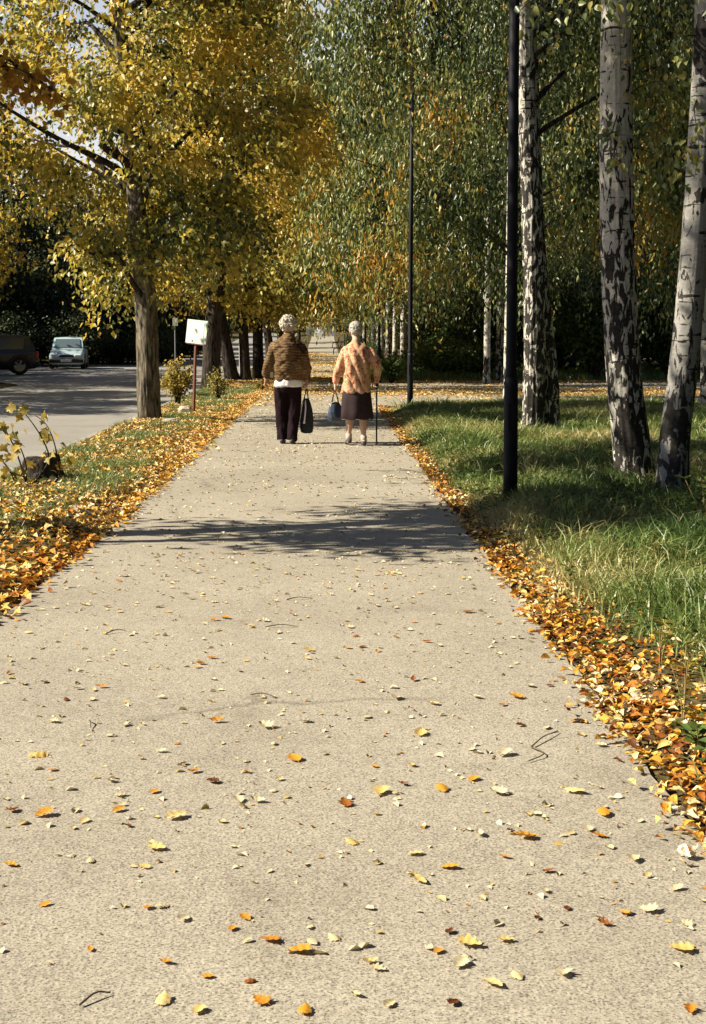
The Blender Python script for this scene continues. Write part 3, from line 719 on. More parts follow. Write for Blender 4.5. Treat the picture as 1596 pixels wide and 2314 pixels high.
def birch(u, v, h, r, label, seed, leafm='birch_leaf', tone=.45, bark='birch_low', low=3.0, rad=3.6, nsp=2200, lean=0.0, X=None, Y=None, leaf=(.13, .058), cy=0.0, side=0.0, group='birches lining the right side of the path'):
    bb = nb(u, v) if X is None else Vector((X, Y, gz(X, Y)))
    c = [(0, 0, -.1, r), (lean * .2, 0, h * .25, r * .85), (lean * .5, .05, h * .5, r * .65), (lean * .8, 0, h * .75, r * .4), (lean, 0, h, r * .08)]
    bl = [((side, cy, h * .66), (rad, rad, h * .36), 5), ((side - rad * .45, cy - .4, low + 1.9), (rad * .6, rad * .6, 1.6), 2.2), ((side + rad * .4, cy - .2, low + 1.9), (rad * .6, rad * .6, 1.6), 2)]
    return tree('birch_tree', label, 'tree', bb, group, [c], bl, dict(nspray=nsp, nper=15, length=1.35, leaf=leaf, mode='droop', thin=.50, tone0=tone - .02, tvar=.9, zmin=low, freq=.65),
                M[bark], M[leafm], nlimb=18, seed=seed, sides=16, step=.25, limb_r=.035, flare=.15)
birch(1150, 905, 12, .12, 'slender birch almost hidden behind the nearest lamp post, with weeping green leaves', 51, low=2.6, rad=4.2, nsp=2700, leaf=(.13, .052), side=-.3, tone=.42)
birch(1100, 868, 12, .10, 'left one of the two thin shaded birches beyond the side path', 52, low=3.2, rad=3.6, bark='birch_low', tone=.5)
birch(1130, 862, 12, .14, 'right one of the two thin shaded birches beyond the side path', 53, low=3.0, rad=3.6, bark='birch', tone=.55)
birch(912, 850, 12, .125, 'bright white birch trunk just left of the second lamp post', 54, leafm='birch_yellow', low=2.9, rad=3.6, nsp=2600, tone=.5, side=-.4)
birch(893, 836, 12, .11, 'narrow birch immediately left of the bright white trunk', 55, leafm='birch_yellow', low=3.4, rad=3.2, nsp=1500, tone=.55, leaf=(.11, .055))
birch(878, 832, 12, .13, 'birch with patchy black and white bark in the row right of the cane', 56, low=3.3, rad=3.2, nsp=1500, tone=.55, leaf=(.11, .055), bark='birch')
fb = birch(862, 826, 12, .11, 'thin pale birch seen just above the shoulder of the woman with the cane', 57, low=2.6, rad=3.2, nsp=1500, tone=.55, leaf=(.12, .06))
for i, (X, Y) in enumerate([(2.5, 76), (3.1, 86), (2.6, 98), (3.3, 110), (2.7, 124), (3.2, 140)]):
    copy_thing(fb, (X, Y, gz(X, Y)), i * 1.1 + .4, 1.0, 'distant birch in the far part of the row right of the path')
birch(0, 0, 12, .14, 'leafy birch beyond the right edge, its hanging green leaves crossing the top right', 58, X=7.4, Y=24.5, low=2.9, rad=3.2, nsp=2200, tone=.42)
birch(0, 0, 12, .14, 'green birch beyond the side path, farthest right of the birches there', 59, X=9.0, Y=46.5, low=1.8, rad=3.4, nsp=1500, tone=.22, leaf=(.11, .055))
birch(0, 0, 12, .12, 'green birch beyond the side path behind the two-stemmed birch', 60, X=6.6, Y=48.0, low=1.8, rad=3.2, nsp=1400, tone=.22, leaf=(.11, .055), bark='bark_dark')
# ================================================================== SHRUBS AND GROUND PLANTS
def shrub(name, label, cat, loc, r, h, n, leaf, mat, seed, group=None, tone=.5, nstem=14):
    g = np.random.default_rng(seed); root = empty(name, loc, 0, label, cat, group)
    mb = MB(); Pl = []; Dl = []
    for i in range(nstem):
        a = g.random() * 6.28; q = g.random() ** .5
        tip = np.array([math.cos(a) * r * q, math.sin(a) * r * q, h * (1 - .45 * q * q) * (.75 + .35 * g.random())])
        c = smooth_curve([(tip[0] * .1, tip[1] * .1, -.05), (tip[0] * .3, tip[1] * .3, tip[2] * .55), (tip[0] * .75, tip[1] * .75, tip[2] * .92), tip], 10)
        mb.tube(c, np.linspace(.010, .003, 10) * (1 + h * .4), 6)
        k = n // nstem; t = .25 + .75 * g.random(k)
        ii = (t * 9).astype(int).clip(0, 8); P = c[ii] + (c[ii + 1] - c[ii]) * (t * 9 - ii)[:, None]
        P = P + g.normal(size=(k, 3)) * np.array([r * .17, r * .17, h * .09]); P[:, 2] = np.maximum(P[:, 2], .02)
        Pl.append(P); Dl.append(unit(P * np.array([1, 1, 0]) + 1e-3) * .5 + g.normal(size=(k, 3)) * .5 + np.array([0, 0, -.1]))
    P = np.vstack(Pl); D = np.vstack(Dl); k = len(P)
    link('stems', mb.mesh('stems', True), M['bark_dark'], root)
    tn = tone + .8 * (noise3(P[:, 0] * 3 + seed, P[:, 1] * 3, P[:, 2] * 3, 1) - .5) + .5 * (g.random(k) - .5)
    link('foliage', leaf_mesh('foliage', P, D, unit(np.array([-.3, -.3, .8]) + g.normal(size=(k, 3)) * .5), leaf[0] * (.7 + .6 * g.random(k)), leaf[1] * (.8 + .4 * g.random(k)), tn), mat, root)
    return root
def gl(u, v, dz=0.0):
    p = px(u, v); p.z = gz(p.x, p.y) + dz; return p
shrub('shrub', 'yellow leafed shrub between the nearest linden and the sign post', 'shrub', gl(402, 920), .36, .85, 1500, (.06, .045), M['yellow_bush'], 201, tone=.55)
shrub('shrub', 'low straggly yellow shrub at the foot of the broad dark linden', 'shrub', gl(492, 905), .30, .62, 500, (.06, .045), M['yellow_bush'], 202, tone=.45)
shrub('shrub', 'small pale sprig of leaves at the verge edge beside the trousers woman', 'shrub', gl(592, 885), .18, .34, 90, (.08, .06), M['yellow_bush'], 203, tone=.6, nstem=7)
us = 'bushes in the undergrowth beyond the side path'
shrub('bush', 'bright green low bush right of the second lamp post, beyond the side path', 'bush', gl(1000, 857), 1.5, 1.15, 6000, (.10, .07), M['bush_leaf'], 204, us, tone=.95, nstem=40)
shrub('bush', 'low green bush left of the two thin shaded birches', 'bush', gl(1070, 858), 1.2, .95, 4200, (.10, .07), M['bush_leaf'], 205, us, tone=.85, nstem=34)
shrub('bush', 'small green bush at the foot of the bright white birch trunk', 'bush', gl(885, 866), .5, .75, 1500, (.09, .06), M['bush_leaf'], 206, us, tone=.55, nstem=20)
ivy = shrub('bush', 'tall dark ivy green bush seen between the two-stemmed birch and the thick white birch', 'bush', (8.3, 45.2, 0), 1.5, 3.2, 5200, (.13, .10), M['bush_leaf'], 207, us, tone=.35, nstem=40)
for i, (X, Y, s_, lb) in enumerate([(10.8, 46.0, 1.0, 'tall dark bush behind the thick white birch trunk'), (5.9, 47.5, .8, 'dark bush behind the two thin shaded birches'), (12.9, 45.6, 1.1, 'tall dark bush behind the leaning grey birch'),
                                (4.3, 50.0, .55, 'rounded dark bush behind the bright low green bush')]):
    copy_thing(ivy, (X, Y, gz(X, Y)), i * 1.4 + 1, s_, lb)
for i, (X, Y, s_) in enumerate([(2.0, 60, .3), (2.2, 70, .33), (2.0, 84, .35), (2.2, 100, .38), (2.1, 118, .4)]):
    copy_thing(ivy, (X, Y, gz(X, Y)), i * 1.1, s_, 'green bush at the right edge of the far path', 'bushes edging the far path')
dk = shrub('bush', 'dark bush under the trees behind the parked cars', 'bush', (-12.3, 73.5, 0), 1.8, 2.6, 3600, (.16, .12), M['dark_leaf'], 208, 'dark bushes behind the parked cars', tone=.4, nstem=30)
for i, (X, Y, s_) in enumerate([(-15.4, 72, 1.0), (-9.4, 77.5, .8), (-17.2, 64.5, 1.1), (-9.2, 84, .9), (-9.0, 92, .9), (-9.2, 103, .9)]):
    copy_thing(dk, (X, Y, gz(X, Y)), i * 1.3, s_)

# maple sapling and stump at the left edge
sp_ = gl(95, 1098)
root = empty('tree_stump', sp_, 0, 'dark decaying stump under the arching sapling at the left edge', 'stump')
g = np.random.default_rng(61)
n = 36; th = np.linspace(0, 2 * np.pi, n, endpoint=False)
rings = []
for z_, r_ in ((-.05, .21), (.0, .19), (.06, .165), (.13, .15), (.19, .145), (.235, .13), (.24, .08), (.215, .03)):
    q = r_ * (1 + .28 * (noise3(np.cos(th) * 1.6, np.sin(th) * 1.6, z_ * 3, 9) - .5) + .12 * (noise3(np.cos(th) * 7, np.sin(th) * 7, z_ * 6, 10) - .5))
    rings.append(np.stack([q * np.cos(th) * 1.15, q * np.sin(th), z_ + .05 * (noise3(np.cos(th) * 3, np.sin(th) * 3, 1, 3) - .5) * (z_ > .2) + .03 * np.cos(th)], -1))
mb = MB(); mb.grid(rings, closeu=True, cap=True); mb.build('wood', M['bark_dark'], root, True)
mb = MB()
for a in (0.3, 1.9, 3.3, 4.6, 5.5):
    mb.tube(smooth_curve([(math.cos(a) * .13, math.sin(a) * .13, .06), (math.cos(a) * .22, math.sin(a) * .22, .02), (math.cos(a + .2) * .34, math.sin(a + .2) * .34, -.04)], 8), np.linspace(.045, .015, 8), 8)
mb.build('roots', M['bark_dark'], root, True)
root = empty('sapling', gl(60, 1112), 0, 'arching sapling with lobed yellow and green leaves at the left edge', 'sapling')
bsp = root.location.copy(); mb = MB(); Pl = []; Dl = []; Tl = []
for ctrl in ([(60, 1100), (40, 1030), (8, 965), (-30, 930)], [(75, 1095), (110, 1040), (92, 985), (52, 930), (20, 905)], [(85, 1100), (133, 1080), (125, 1010), (105, 960), (75, 935)], [(40, 1110), (20, 1060), (-10, 1030), (-45, 1010)], [(55, 1105), (60, 1060), (45, 1010), (18, 985)]):
    c = smooth_curve([np.array(pxy(u, v, bsp.y + .12 * math.sin(i * 2.1))) - np.array(bsp) for i, (u, v) in enumerate(ctrl)], 16)
    mb.tube(c, np.linspace(.009, .003, 16), 7)
    k = 13; t = .2 + .8 * g.random(k); ii = (t * 14).astype(int)
    Pl.append(c[ii] + g.normal(size=(k, 3)) * np.array([.05, .05, .03])); Dl.append(g.normal(size=(k, 3)) * .5 + np.array([.1, -.2, -.45])); Tl.append(g.random(k))
mb.build('stems', M['bark_dark'], root, True)

def lobed_leaves(P, D, N, L, tone, name='foliage'):
    """five-lobed flat leaves with real outline"""
    D = unit(D); S = unit(np.cross(D, N)); N = np.cross(S, D)
    out = [(0, 0), (.28, -.02), (.20, .18), (.5, .30), (.42, .5), (.22, .52), (.16, .68), (0, 1.0), (-.16, .68), (-.22, .52), (-.42, .5), (-.5, .30), (-.20, .18), (-.28, -.02)]
    k = len(out); n_ = len(P); V = [P + D * .38 * L[:, None]]
    for a, b_ in out: V.append(P + (S * a + D * b_) * L[:, None] + N * (.25 * abs(a) * L)[:, None] - N * (.15 * b_ * b_ * L)[:, None])
    V = np.stack(V, 1).reshape(-1, 3)
    f = np.array([[0, 1 + i, 1 + (i + 1) % k] for i in range(k)]).ravel()
    F = f[None] + (k + 1) * np.arange(n_)[:, None]
    return mesh_np(name, V, F.ravel(), np.arange(n_ * k) * 3, np.full(n_ * k, 3), attrs={'tone': np.repeat(tone, k)})
P = np.vstack(Pl); D = np.vstack(Dl); k = len(P)
link('foliage', lobed_leaves(P, D, unit(np.array([0, -.8, .5]) + g.normal(size=(k, 3)) * .5), .085 * (.6 + .7 * g.random(k)), .2 + .75 * np.concatenate(Tl)), M['yellow_bush'], root)

# rocks
M['rock'] = simple('pale rock', (.42, .37, .30), .9, .2, var=.3, scale=12)
def rock(label, loc, r, seed):
    g = np.random.default_rng(seed); n, m_ = 20, 12
    th = np.linspace(0, 2 * np.pi, n, endpoint=False); ph = np.linspace(-1.5, 1.5, m_)
    d = np.stack([np.outer(np.cos(ph), np.cos(th)), np.outer(np.cos(ph), np.sin(th)), np.outer(np.sin(ph), np.ones(n))], -1)
    q = 1 + .5 * (noise3(d[..., 0] * 1.5, d[..., 1] * 1.5, d[..., 2] * 1.5, seed) - .5) + .2 * (noise3(d[..., 0] * 4, d[..., 1] * 4, d[..., 2] * 4, seed) - .5)
    mb = MB(); mb.grid(np.clip(d * q[..., None], -.85, .8) * np.array(r), closeu=True, cap=True)
    o = mb.build('rock', M['rock'], None, False, loc); return tag(o, label, 'rock')
rock('pale angular rock on the leaves beside the sign post', gl(418, 938, .05), (.14, .12, .12), 5)
rock('dark clod on the ground right of the nearest linden foot', gl(386, 972, .03), (.15, .11, .08), 8)

# ================================================================== SIGNS
M['sign_post'] = simple('rusty red sign post', (.13, .05, .032), .7, .3)
M['sign_face'] = simple('pale mint enamel board', (.55, .66, .58), .5, .3, var=.12, scale=9)
M['paper'] = simple('white paper notice', (.80, .78, .70), .8, .2, var=.05, scale=9)
M['dark_metal'] = simple('near black post paint', (.008, .008, .012), .6, .2, var=.3, scale=6)
M['stain'] = simple('dark stain', (.12, .11, .08), .8)
pb = gl(437, 936)
root = empty('notice_sign', pb, 0, 'leaning square white notice board on a rusty red post beside the path', 'sign')
tp = pxy(444, 745, pb.y); ax = Vector(tp) - pb
mb = MB(); a_ = np.array([0, 0, -.1]); e_ = np.array([ax.x, ax.y, ax.z])
mb.tube([a_, e_ * .5, e_], .028, 4); mb.build('post', M['sign_post'], root)
ctr = np.array(pxy(445, 750, pb.y - .05)) - np.array(pb)
Rt = Matrix.Rotation(R(6.5), 3, 'Y') @ Matrix.Rotation(R(-34), 3, 'Z')
sh = Matrix(((1, 0, 0), (0, 1, 0), (0, 0, 1)))
mb = MB(); mb.box(ctr, (.46, .018, .415), Rt, .006); bd = mb.build('board', M['sign_face'], root)
off = Rt @ Vector((.01, -.0125, .015)); mb = MB(); mb.box(ctr + np.array(off), (.30, .004, .285), Rt); mb.build('paper', M['paper'], bd)
mb = MB()
for q, w_ in (((-.03, -.0165, -.035), .012),): mb.box(ctr + np.array(Rt @ Vector(q)), (w_, .003, w_), Rt, .003)
mb.build('nail', M['stain'], bd)
mb = MB(); mb.ell(ctr + np.array(Rt @ Vector((-.075, -.010, -.165))), (.017, .002, .02), M=Rt); mb.build('stain', M['stain'], bd)
mb = MB(); mb.box(ctr + np.array(Rt @ Vector((0, .012, -.212))), (.43, .03, .02), Rt); mb.build('batten', M['sign_post'], bd)
p = pxy(396, 790, 70); p.z = gz(p.x, p.y)
root = empty('road_sign', p, 0, 'small white road sign on a thin grey pole, left of the notice board', 'sign')
mb = MB(); mb.tube([(0, 0, 0), (0, 0, 2.45)], .03, 8); mb.build('pole', simple('grey galvanised', (.2, .2, .2), .5, .4), root)
mb = MB(); mb.box((.03, -.04, 2.2), (.24, .02, .36), None, .01); mb.build('plate', M['sign_face'], root)
p = gl(543, 846)
root = empty('marker_post', p, 0, 'slim white marker post between the leaning linden and the upright pair', 'post')
mb = MB(); mb.box((0, 0, .55), (.07, .05, 1.1), None, .008); mb.build('shaft', M['paper'], root)
mb = MB(); mb.box((0, 0, 1.115), (.076, .056, .03), None, .008); mb.build('cap', simple('grey post cap', (.25, .25, .25)), root)

# ================================================================== LAMP POSTS
M['glass'] = simple('milky lamp glass', (.6, .6, .55), .3, .5)
def lamp(loc, label):
    root = empty('lamp_post', loc, 0, label, 'lamp post', 'dark lamp posts along the right edge of the path')
    mb = MB(); mb.tube([(0, 0, -.1), (0, 0, .35), (0, 0, .98), (0, 0, 1.04)], [.057, .057, .055, .050], 20); mb.build('base', M['dark_metal'], root, True)
    mb = MB(); mb.tube([(0, 0, 1.04), (0, 0, 1.07), (-.0, 0, 3.2), (.01, 0, 6.1)], [.050, .043, .041, .034], 18); mb.build('pole', M['dark_metal'], root, True)
    mb = MB(); mb.box((0, -.056, .72), (.06, .008, .2), None, .003); mb.build('hatch', M['dark_metal'], root)
    mb = MB(); mb.tube(smooth_curve([(.01, 0, 6.1), (.01, 0, 6.3), (-.08, 0, 6.42), (-.42, 0, 6.46)], 12), .025, 10); mb.build('arm', M['dark_metal'], root, True)
    mb = MB(); mb.loft([(-.58, 0, 6.4, .20, .08), (-.58, 0, 6.45, .23, .10), (-.58, 0, 6.50, .18, .08), (-.58, 0, 6.53, .08, .04)], 18); h = mb.build('lamp_head', M['dark_metal'], root, True)
    mb = MB(); mb.loft([(-.58, 0, 6.34, .08, .04), (-.58, 0, 6.37, .16, .07), (-.58, 0, 6.41, .19, .078)], 18); mb.build('lamp_glass', M['glass'], h, True)
    return root
p = gl(1153, 1152); L0 = lamp(p, 'thick black lamp post nearest the viewer, in front of the two-stemmed birch'); L0.rotation_euler = (0, R(-.25), 0)
p = gl(927, 924); copy_thing(L0, p, 0, 1, 'second lamp post, at the corner of the grass beyond the woman with the cane')
for i, Y in enumerate([43.3, 58.6, 73.9, 89.2, 104.5, 120]):
    lb = ['third lamp post, thin and dark among the birches just beyond the side path', 'fourth lamp post, a thin dark line above the woman with the cane'][i] if i < 2 else 'distant lamp post, a hairline in the far row beside the path'
    copy_thing(L0, (1.6, Y, gz(1.6, Y)), 0, 1, lb)

# ================================================================== FAR END OF THE PATH
M['pale_stone'] = simple('pale stone wall', (.42, .40, .34), .9, .2, var=.35, scale=2.5)
M['white_stone'] = simple('white stone', (.8, .78, .72), .8, .2)
root = empty('stone_wall', (.1, 168, gz(.1, 168)), 0, 'low pale stone wall with coping closing the far end of the path', 'wall')
mb = MB(); mb.box((-.5, 0, .55), (3.4, .5, 1.7), None, .03); mb.build('wall', M['pale_stone'], root)
mb = MB(); mb.box((-.5, 0, 1.47), (3.6, .62, .14), None, .02); mb.build('coping', M['white_stone'], root)
root = empty('stone_statue', (-.7, 166.6, gz(-.7, 166.6)), 0, 'small white standing statue in front of the pale wall at the path end', 'statue')
mb = MB(); mb.box((0, 0, .25), (1.0, .7, .5), None, .03); mb.box((0, 0, .58), (.8, .55, .16), None, .02); mb.build('pedestal', M['white_stone'], root)
mb = MB(); mb.loft([(0, 0, .66, .22, .16), (0, 0, .9, .19, .14), (.02, 0, 1.2, .15, .12), (0, 0, 1.45, .2, .13), (0, 0, 1.62, .17, .11), (0, 0, 1.7, .06, .06), (.02, 0, 1.78, .09, .09), (.02, 0, 1.9, .09, .09), (.02, 0, 1.97, .03, .03)], 16)
mb.build('figure', M['white_stone'], root, True)
M['bench_wood'] = simple('dark bench slats', (.035, .03, .03), .6, .3)
def bench(loc, label):
    root = empty('park_bench', loc, R(-90), label, 'bench', 'benches at the right edge of the far path')
    for s_ in (-1, 1):
        mb = MB(); mb.tube(smooth_curve([(s_ * .75, -.25, 0), (s_ * .75, -.2, .42), (s_ * .75, .2, .44)], 8), .03, 8)
        mb.tube([(s_ * .75, .3, 0), (s_ * .75, .2, .44), (s_ * .75, .34, .95)], .03, 8); mb.build('leg', M['dark_metal'], root)
    mb = MB()
    for k in range(4): mb.box((0, -.2 + .12 * k, .47), (1.7, .1, .035), None, .008)
    mb.build('seat', M['bench_wood'], root)
    mb = MB()
    for k in range(3): mb.box((0, .235 + .035 * k, .6 + .13 * k), (1.7, .03, .11), None, .008)
    mb.build('backrest', M['bench_wood'], root); return root
bn = bench((.85, 105, gz(.85, 105)), 'dark bench at the right edge of the far path, nearer of the two')
copy_thing(bn, (.9, 128, gz(.9, 128)), R(-90), 1, 'dark bench at the right edge of the far path, farther of the two')

# ================================================================== CARS
M['tyre'] = simple('tyre rubber', (.02, .02, .02), .85)
M['rim'] = simple('alloy rim', (.35, .36, .38), .35, .5, .7)
M['car_glass'] = simple('car window glass', (.03, .045, .05), .08, .8)
M['screen_glass'] = simple('windscreen with sky reflection in its colour', (.10, .14, .15), .06, .9)  # paler than the other glass: sky reflection painted into the base colour
M['bumper'] = simple('dark bumper plastic', (.03, .032, .035), .7)
M['lens'] = simple('headlamp glass', (.85, .85, .8), .15, .7)
M['red_lens'] = simple('red tail lamp', (.5, .02, .02), .25, .6)
M['plate'] = simple('blank number plate', (.7, .7, .68), .5)
def paint(name, c):
    m, nt, b = new_mat(name, .32, .5); b.inputs['Base Color'].default_value = (*c, 1); b.inputs['Coat Weight'].default_value = .5
    return m
M['paint_blue'] = paint('pale blue grey car paint', (.42, .55, .57)); M['paint_dark'] = paint('dark car paint', (.012, .01, .014))
def car(loc, rz, label, pm, long=4.0, w=1.64, hgt=1.42, suv=False, glass=None):
    """front faces -Y"""
    root = empty('parked_car', loc, rz, label, 'car', None)
    hw = w / 2; gm_ = glass or M['car_glass']
    f, b_ = -long / 2, long / 2
    belt = hgt * (.62 if not suv else .60)
    # lower body: rings along y: (y, half width, z bottom, z top shoulder)
    prof = [(f, .80 * hw, .30, .50), (f + .03, .90 * hw, .22, .62), (f + .14, .97 * hw, .20, .69), (f + .55, hw, .19, .80), (f + 1.05, hw, .19, belt), (0, hw, .19, belt + .02), (b_ - .6, hw, .19, belt + .04), (b_ - .14, .97 * hw, .22, belt + .02), (b_ - .03, .92 * hw, .28, belt - .1), (b_, .84 * hw, .36, belt - .25)]
    P = []
    for y, h_, z0, z1 in prof:
        zs = [(0, z0), (.8, z0), (.97, z0 + .06), (1.0, z0 + (z1 - z0) * .45), (.985, z0 + (z1 - z0) * .8), (.93, z1 - .01), (.80, z1 + .015), (0, z1 + .035)]
        P.append([(h_ * a, y, z) for a, z in zs] + [(-h_ * a, y, z) for a, z in zs[::-1][1:-1]])
    mb = MB(); mb.grid(P, closeu=True, cap=True); body = mb.build('body', pm, root, True)
    wy = (f + .75, b_ - .72)
    # cabin
    rf, rb = f + (1.55 if not suv else 1.45), b_ - (.55 if not suv else .35)
    C = []
    for y, h_, z in ((f + 1.0, .90 * hw, belt - .03), (f + 1.06, .90 * hw, belt + .02)): pass
    T = [[(s1 * .90 * hw, f + .98, belt), (s1 * .80 * hw, rf, hgt - .05), (s1 * .78 * hw, rf + .15, hgt - .01), (s1 * .77 * hw, rb - .2, hgt), (s1 * .78 * hw, rb, hgt - .05), (s1 * .9 * hw, b_ - .08, belt)] for s1 in (-1, 1)]
    nn = 9; G = []
    for k in range(6):
        a, c = np.array(T[0][k]), np.array(T[1][k]); row = []
        for t in np.linspace(0, 1, nn):
            p_ = a + (c - a) * t; p_[2] += .03 * (1 - (2 * t - 1) ** 2); row.append(p_)
        G.append(row)
    mb = MB(); mb.grid(G)
    for s1, Tk in ((0, T[0]), (1, T[1])): mb.add(Tk, [tuple(range(6)) if s1 else tuple(range(6))[::-1]])
    cab = mb.build('roof', pm, root, True)
    def pane(name, quad, lift):
        q = np.array(quad, float); nrm = np.cross(q[1] - q[0], q[3] - q[0]); nrm /= np.linalg.norm(nrm)
        c = q.mean(0); mb = MB()
        a = c + (q - c) * 1.0 + nrm * lift; b2 = c + (q - c) * .97 + nrm * (lift + .012)
        mb.grid([a, b2], closeu=True, cap=True); return mb
    def lerp(a, b2, t): return np.array(a) * (1 - t) + np.array(b2) * t
    a0, a1 = T[0][0], T[0][1]; c0, c1 = T[1][0], T[1][1]
    q = [lerp(lerp(a0, a1, .08), lerp(c0, c1, .08), .07), lerp(lerp(a0, a1, .08), lerp(c0, c1, .08), .93), lerp(lerp(a0, a1, .9), lerp(c0, c1, .9), .93), lerp(lerp(a0, a1, .9), lerp(c0, c1, .9), .07)]
    q = [k + np.array([0, -.006, .02]) for k in q]
    pane('windscreen', q, .012).build('windscreen', gm_ if glass is None else M['screen_glass'], root)
    a0, a1 = T[0][5], T[0][4]; c0, c1 = T[1][5], T[1][4]
    q = [lerp(lerp(a0, a1, .15), lerp(c0, c1, .15), .93), lerp(lerp(a0, a1, .15), lerp(c0, c1, .15), .07), lerp(lerp(a0, a1, .85), lerp(c0, c1, .85), .07), lerp(lerp(a0, a1, .85), lerp(c0, c1, .85), .93)]
    q = [k + np.array([0, .006, .02]) for k in q]
    pane('rear_window', q, .012).build('rear_window', M['car_glass'], root)
    for s1 in (-1, 1):
        for y0, y1, t0, t1 in ((f + 1.22, -.02, rf + .1, -.04), (.04, b_ - .55, .04, rb - .12)):
            x0, x1 = s1 * (.90 * hw + .002), s1 * (.79 * hw + .004)
            q = [(x0 - s1 * .004, y0, belt + .06), (x0 - s1 * .004, y1, belt + .06), (x1, t1, hgt - .09), (x1, t0, hgt - .09)]
            if s1 > 0: q = q[::1]
            else: q = [q[1], q[0], q[3], q[2]]
            pane('side_window', q, .008).build('side_window', M['car_glass'], root)
        for y in wy:
            mb = MB(); x = s1 * (hw - .10)
            rr = .31 if not suv else .35
            rings = [[(x + s1 * dx, y + q_ * math.cos(t), rr + q_ * math.sin(t)) for t in np.linspace(0, 2 * np.pi, 28, endpoint=False)] for dx, q_ in ((-.09, rr * .6), (-.09, rr * .95), (-.06, rr), (.075, rr), (.105, rr * .95), (.108, rr * .66))]
            mb.grid(rings, closeu=True, cap=False); wh = mb.build('wheel', M['tyre'], root, True)
            mb = MB(); mb.tube([(x + s1 * .02, y, rr), (x + s1 * .085, y, rr)], [rr * .64, rr * .64], 24)
            for k in range(5):
                t = k * 2 * np.pi / 5; mb.box((x + s1 * .095, y + rr * .32 * math.cos(t), rr + rr * .32 * math.sin(t)), (.03, rr * .56, rr * .16), Matrix.Rotation(t, 3, 'X'), .008)
            mb.build('rim', M['rim'], wh)
            mb = MB(); mb.tube([(s1 * (hw + .003 - .02), y + (rr + .05) * math.cos(t), rr + (rr + .05) * math.sin(t)) for t in np.linspace(-.1, np.pi + .1, 14)], .035, 6); mb.build('wheel_arch', M['bumper'], root, True)
        mb = MB(); mb.box((s1 * .66 * hw, f + .045, .585), (.30, .10, .15), None, .03); mb.build('headlight', M['lens'], root)
        mb = MB(); mb.box((s1 * .80 * hw, b_ - .045, belt - .16), (.22, .12, .2 if not suv else .32), None, .03); mb.build('taillight', M['red_lens'], root)
        mb = MB(); mb.box((s1 * (hw + .07), f + 1.2, belt + .08), (.17, .10, .12), None, .03); mb.build('mirror', M['bumper'], root)
    mb = MB(); mb.box((0, f + .03, .585), (.62, .07, .12), None, .015)
    mb.build('grille', M['bumper'], root)
    mb = MB(); mb.box((0, f + .03, .37), (w * .95, .20, .17), None, .05); mb.build('bumper', M['bumper'], root)
    mb = MB(); mb.box((0, b_ - .03, .42), (w * .95, .20, .2), None, .05); mb.build('bumper', M['bumper'], root)
    mb = MB(); mb.box((0, f - .078, .39), (.46, .012, .11), None, .004); mb.build('number_plate', M['plate'], root)
    mb = MB(); mb.box((0, b_ + .078, .55), (.46, .012, .11), None, .004); mb.build('number_plate', M['plate'], root)
    return root
car((-11.85, 68.2, -.10), R(6), 'pale blue hatchback parked facing the viewer across the road', M['paint_blue'], 3.8, 1.58, 1.42, glass=True)
car((-13.35, 57.3, -.10), R(-74), 'dark car with a red tail lamp parked in deep shade at the left edge', M['paint_dark'], 4.2, 1.75, 1.5, suv=True)

# ================================================================== PEOPLE
def remesh(mb, name, mat, parent, voxel, smooth_it=4, disp=None, loc=None):
    me = mb.mesh(name + '_raw'); o = bpy.data.objects.new(name, me); COL.objects.link(o)
    m = o.modifiers.new('r', 'REMESH'); m.mode = 'VOXEL'; m.voxel_size = voxel; m.use_smooth_shade = True
    if smooth_it:
        s_ = o.modifiers.new('s', 'SMOOTH'); s_.factor = .5; s_.iterations = smooth_it
    dg = bpy.context.evaluated_depsgraph_get(); me2 = bpy.data.meshes.new_from_object(o.evaluated_get(dg))
    bpy.data.objects.remove(o); bpy.data.meshes.remove(me)
    me2.name = name
    n = len(me2.vertices); V = np.empty(n * 3, np.float32); me2.vertices.foreach_get('co', V); V = V.reshape(-1, 3).astype(float)
    if disp is not None:
        N = np.empty(n * 3, np.float32); me2.vertex_normals.foreach_get('vector', N); N = N.reshape(-1, 3)
        V = V + N * disp(V)[:, None]; me2.vertices.foreach_set('co', V.astype(np.float32).ravel())
    me2.polygons.foreach_set('use_smooth', np.ones(len(me2.polygons), dtype=bool)); me2.update()
    me2.materials.clear(); me2.materials.append(mat)
    return link(name, me2, None, parent, loc)

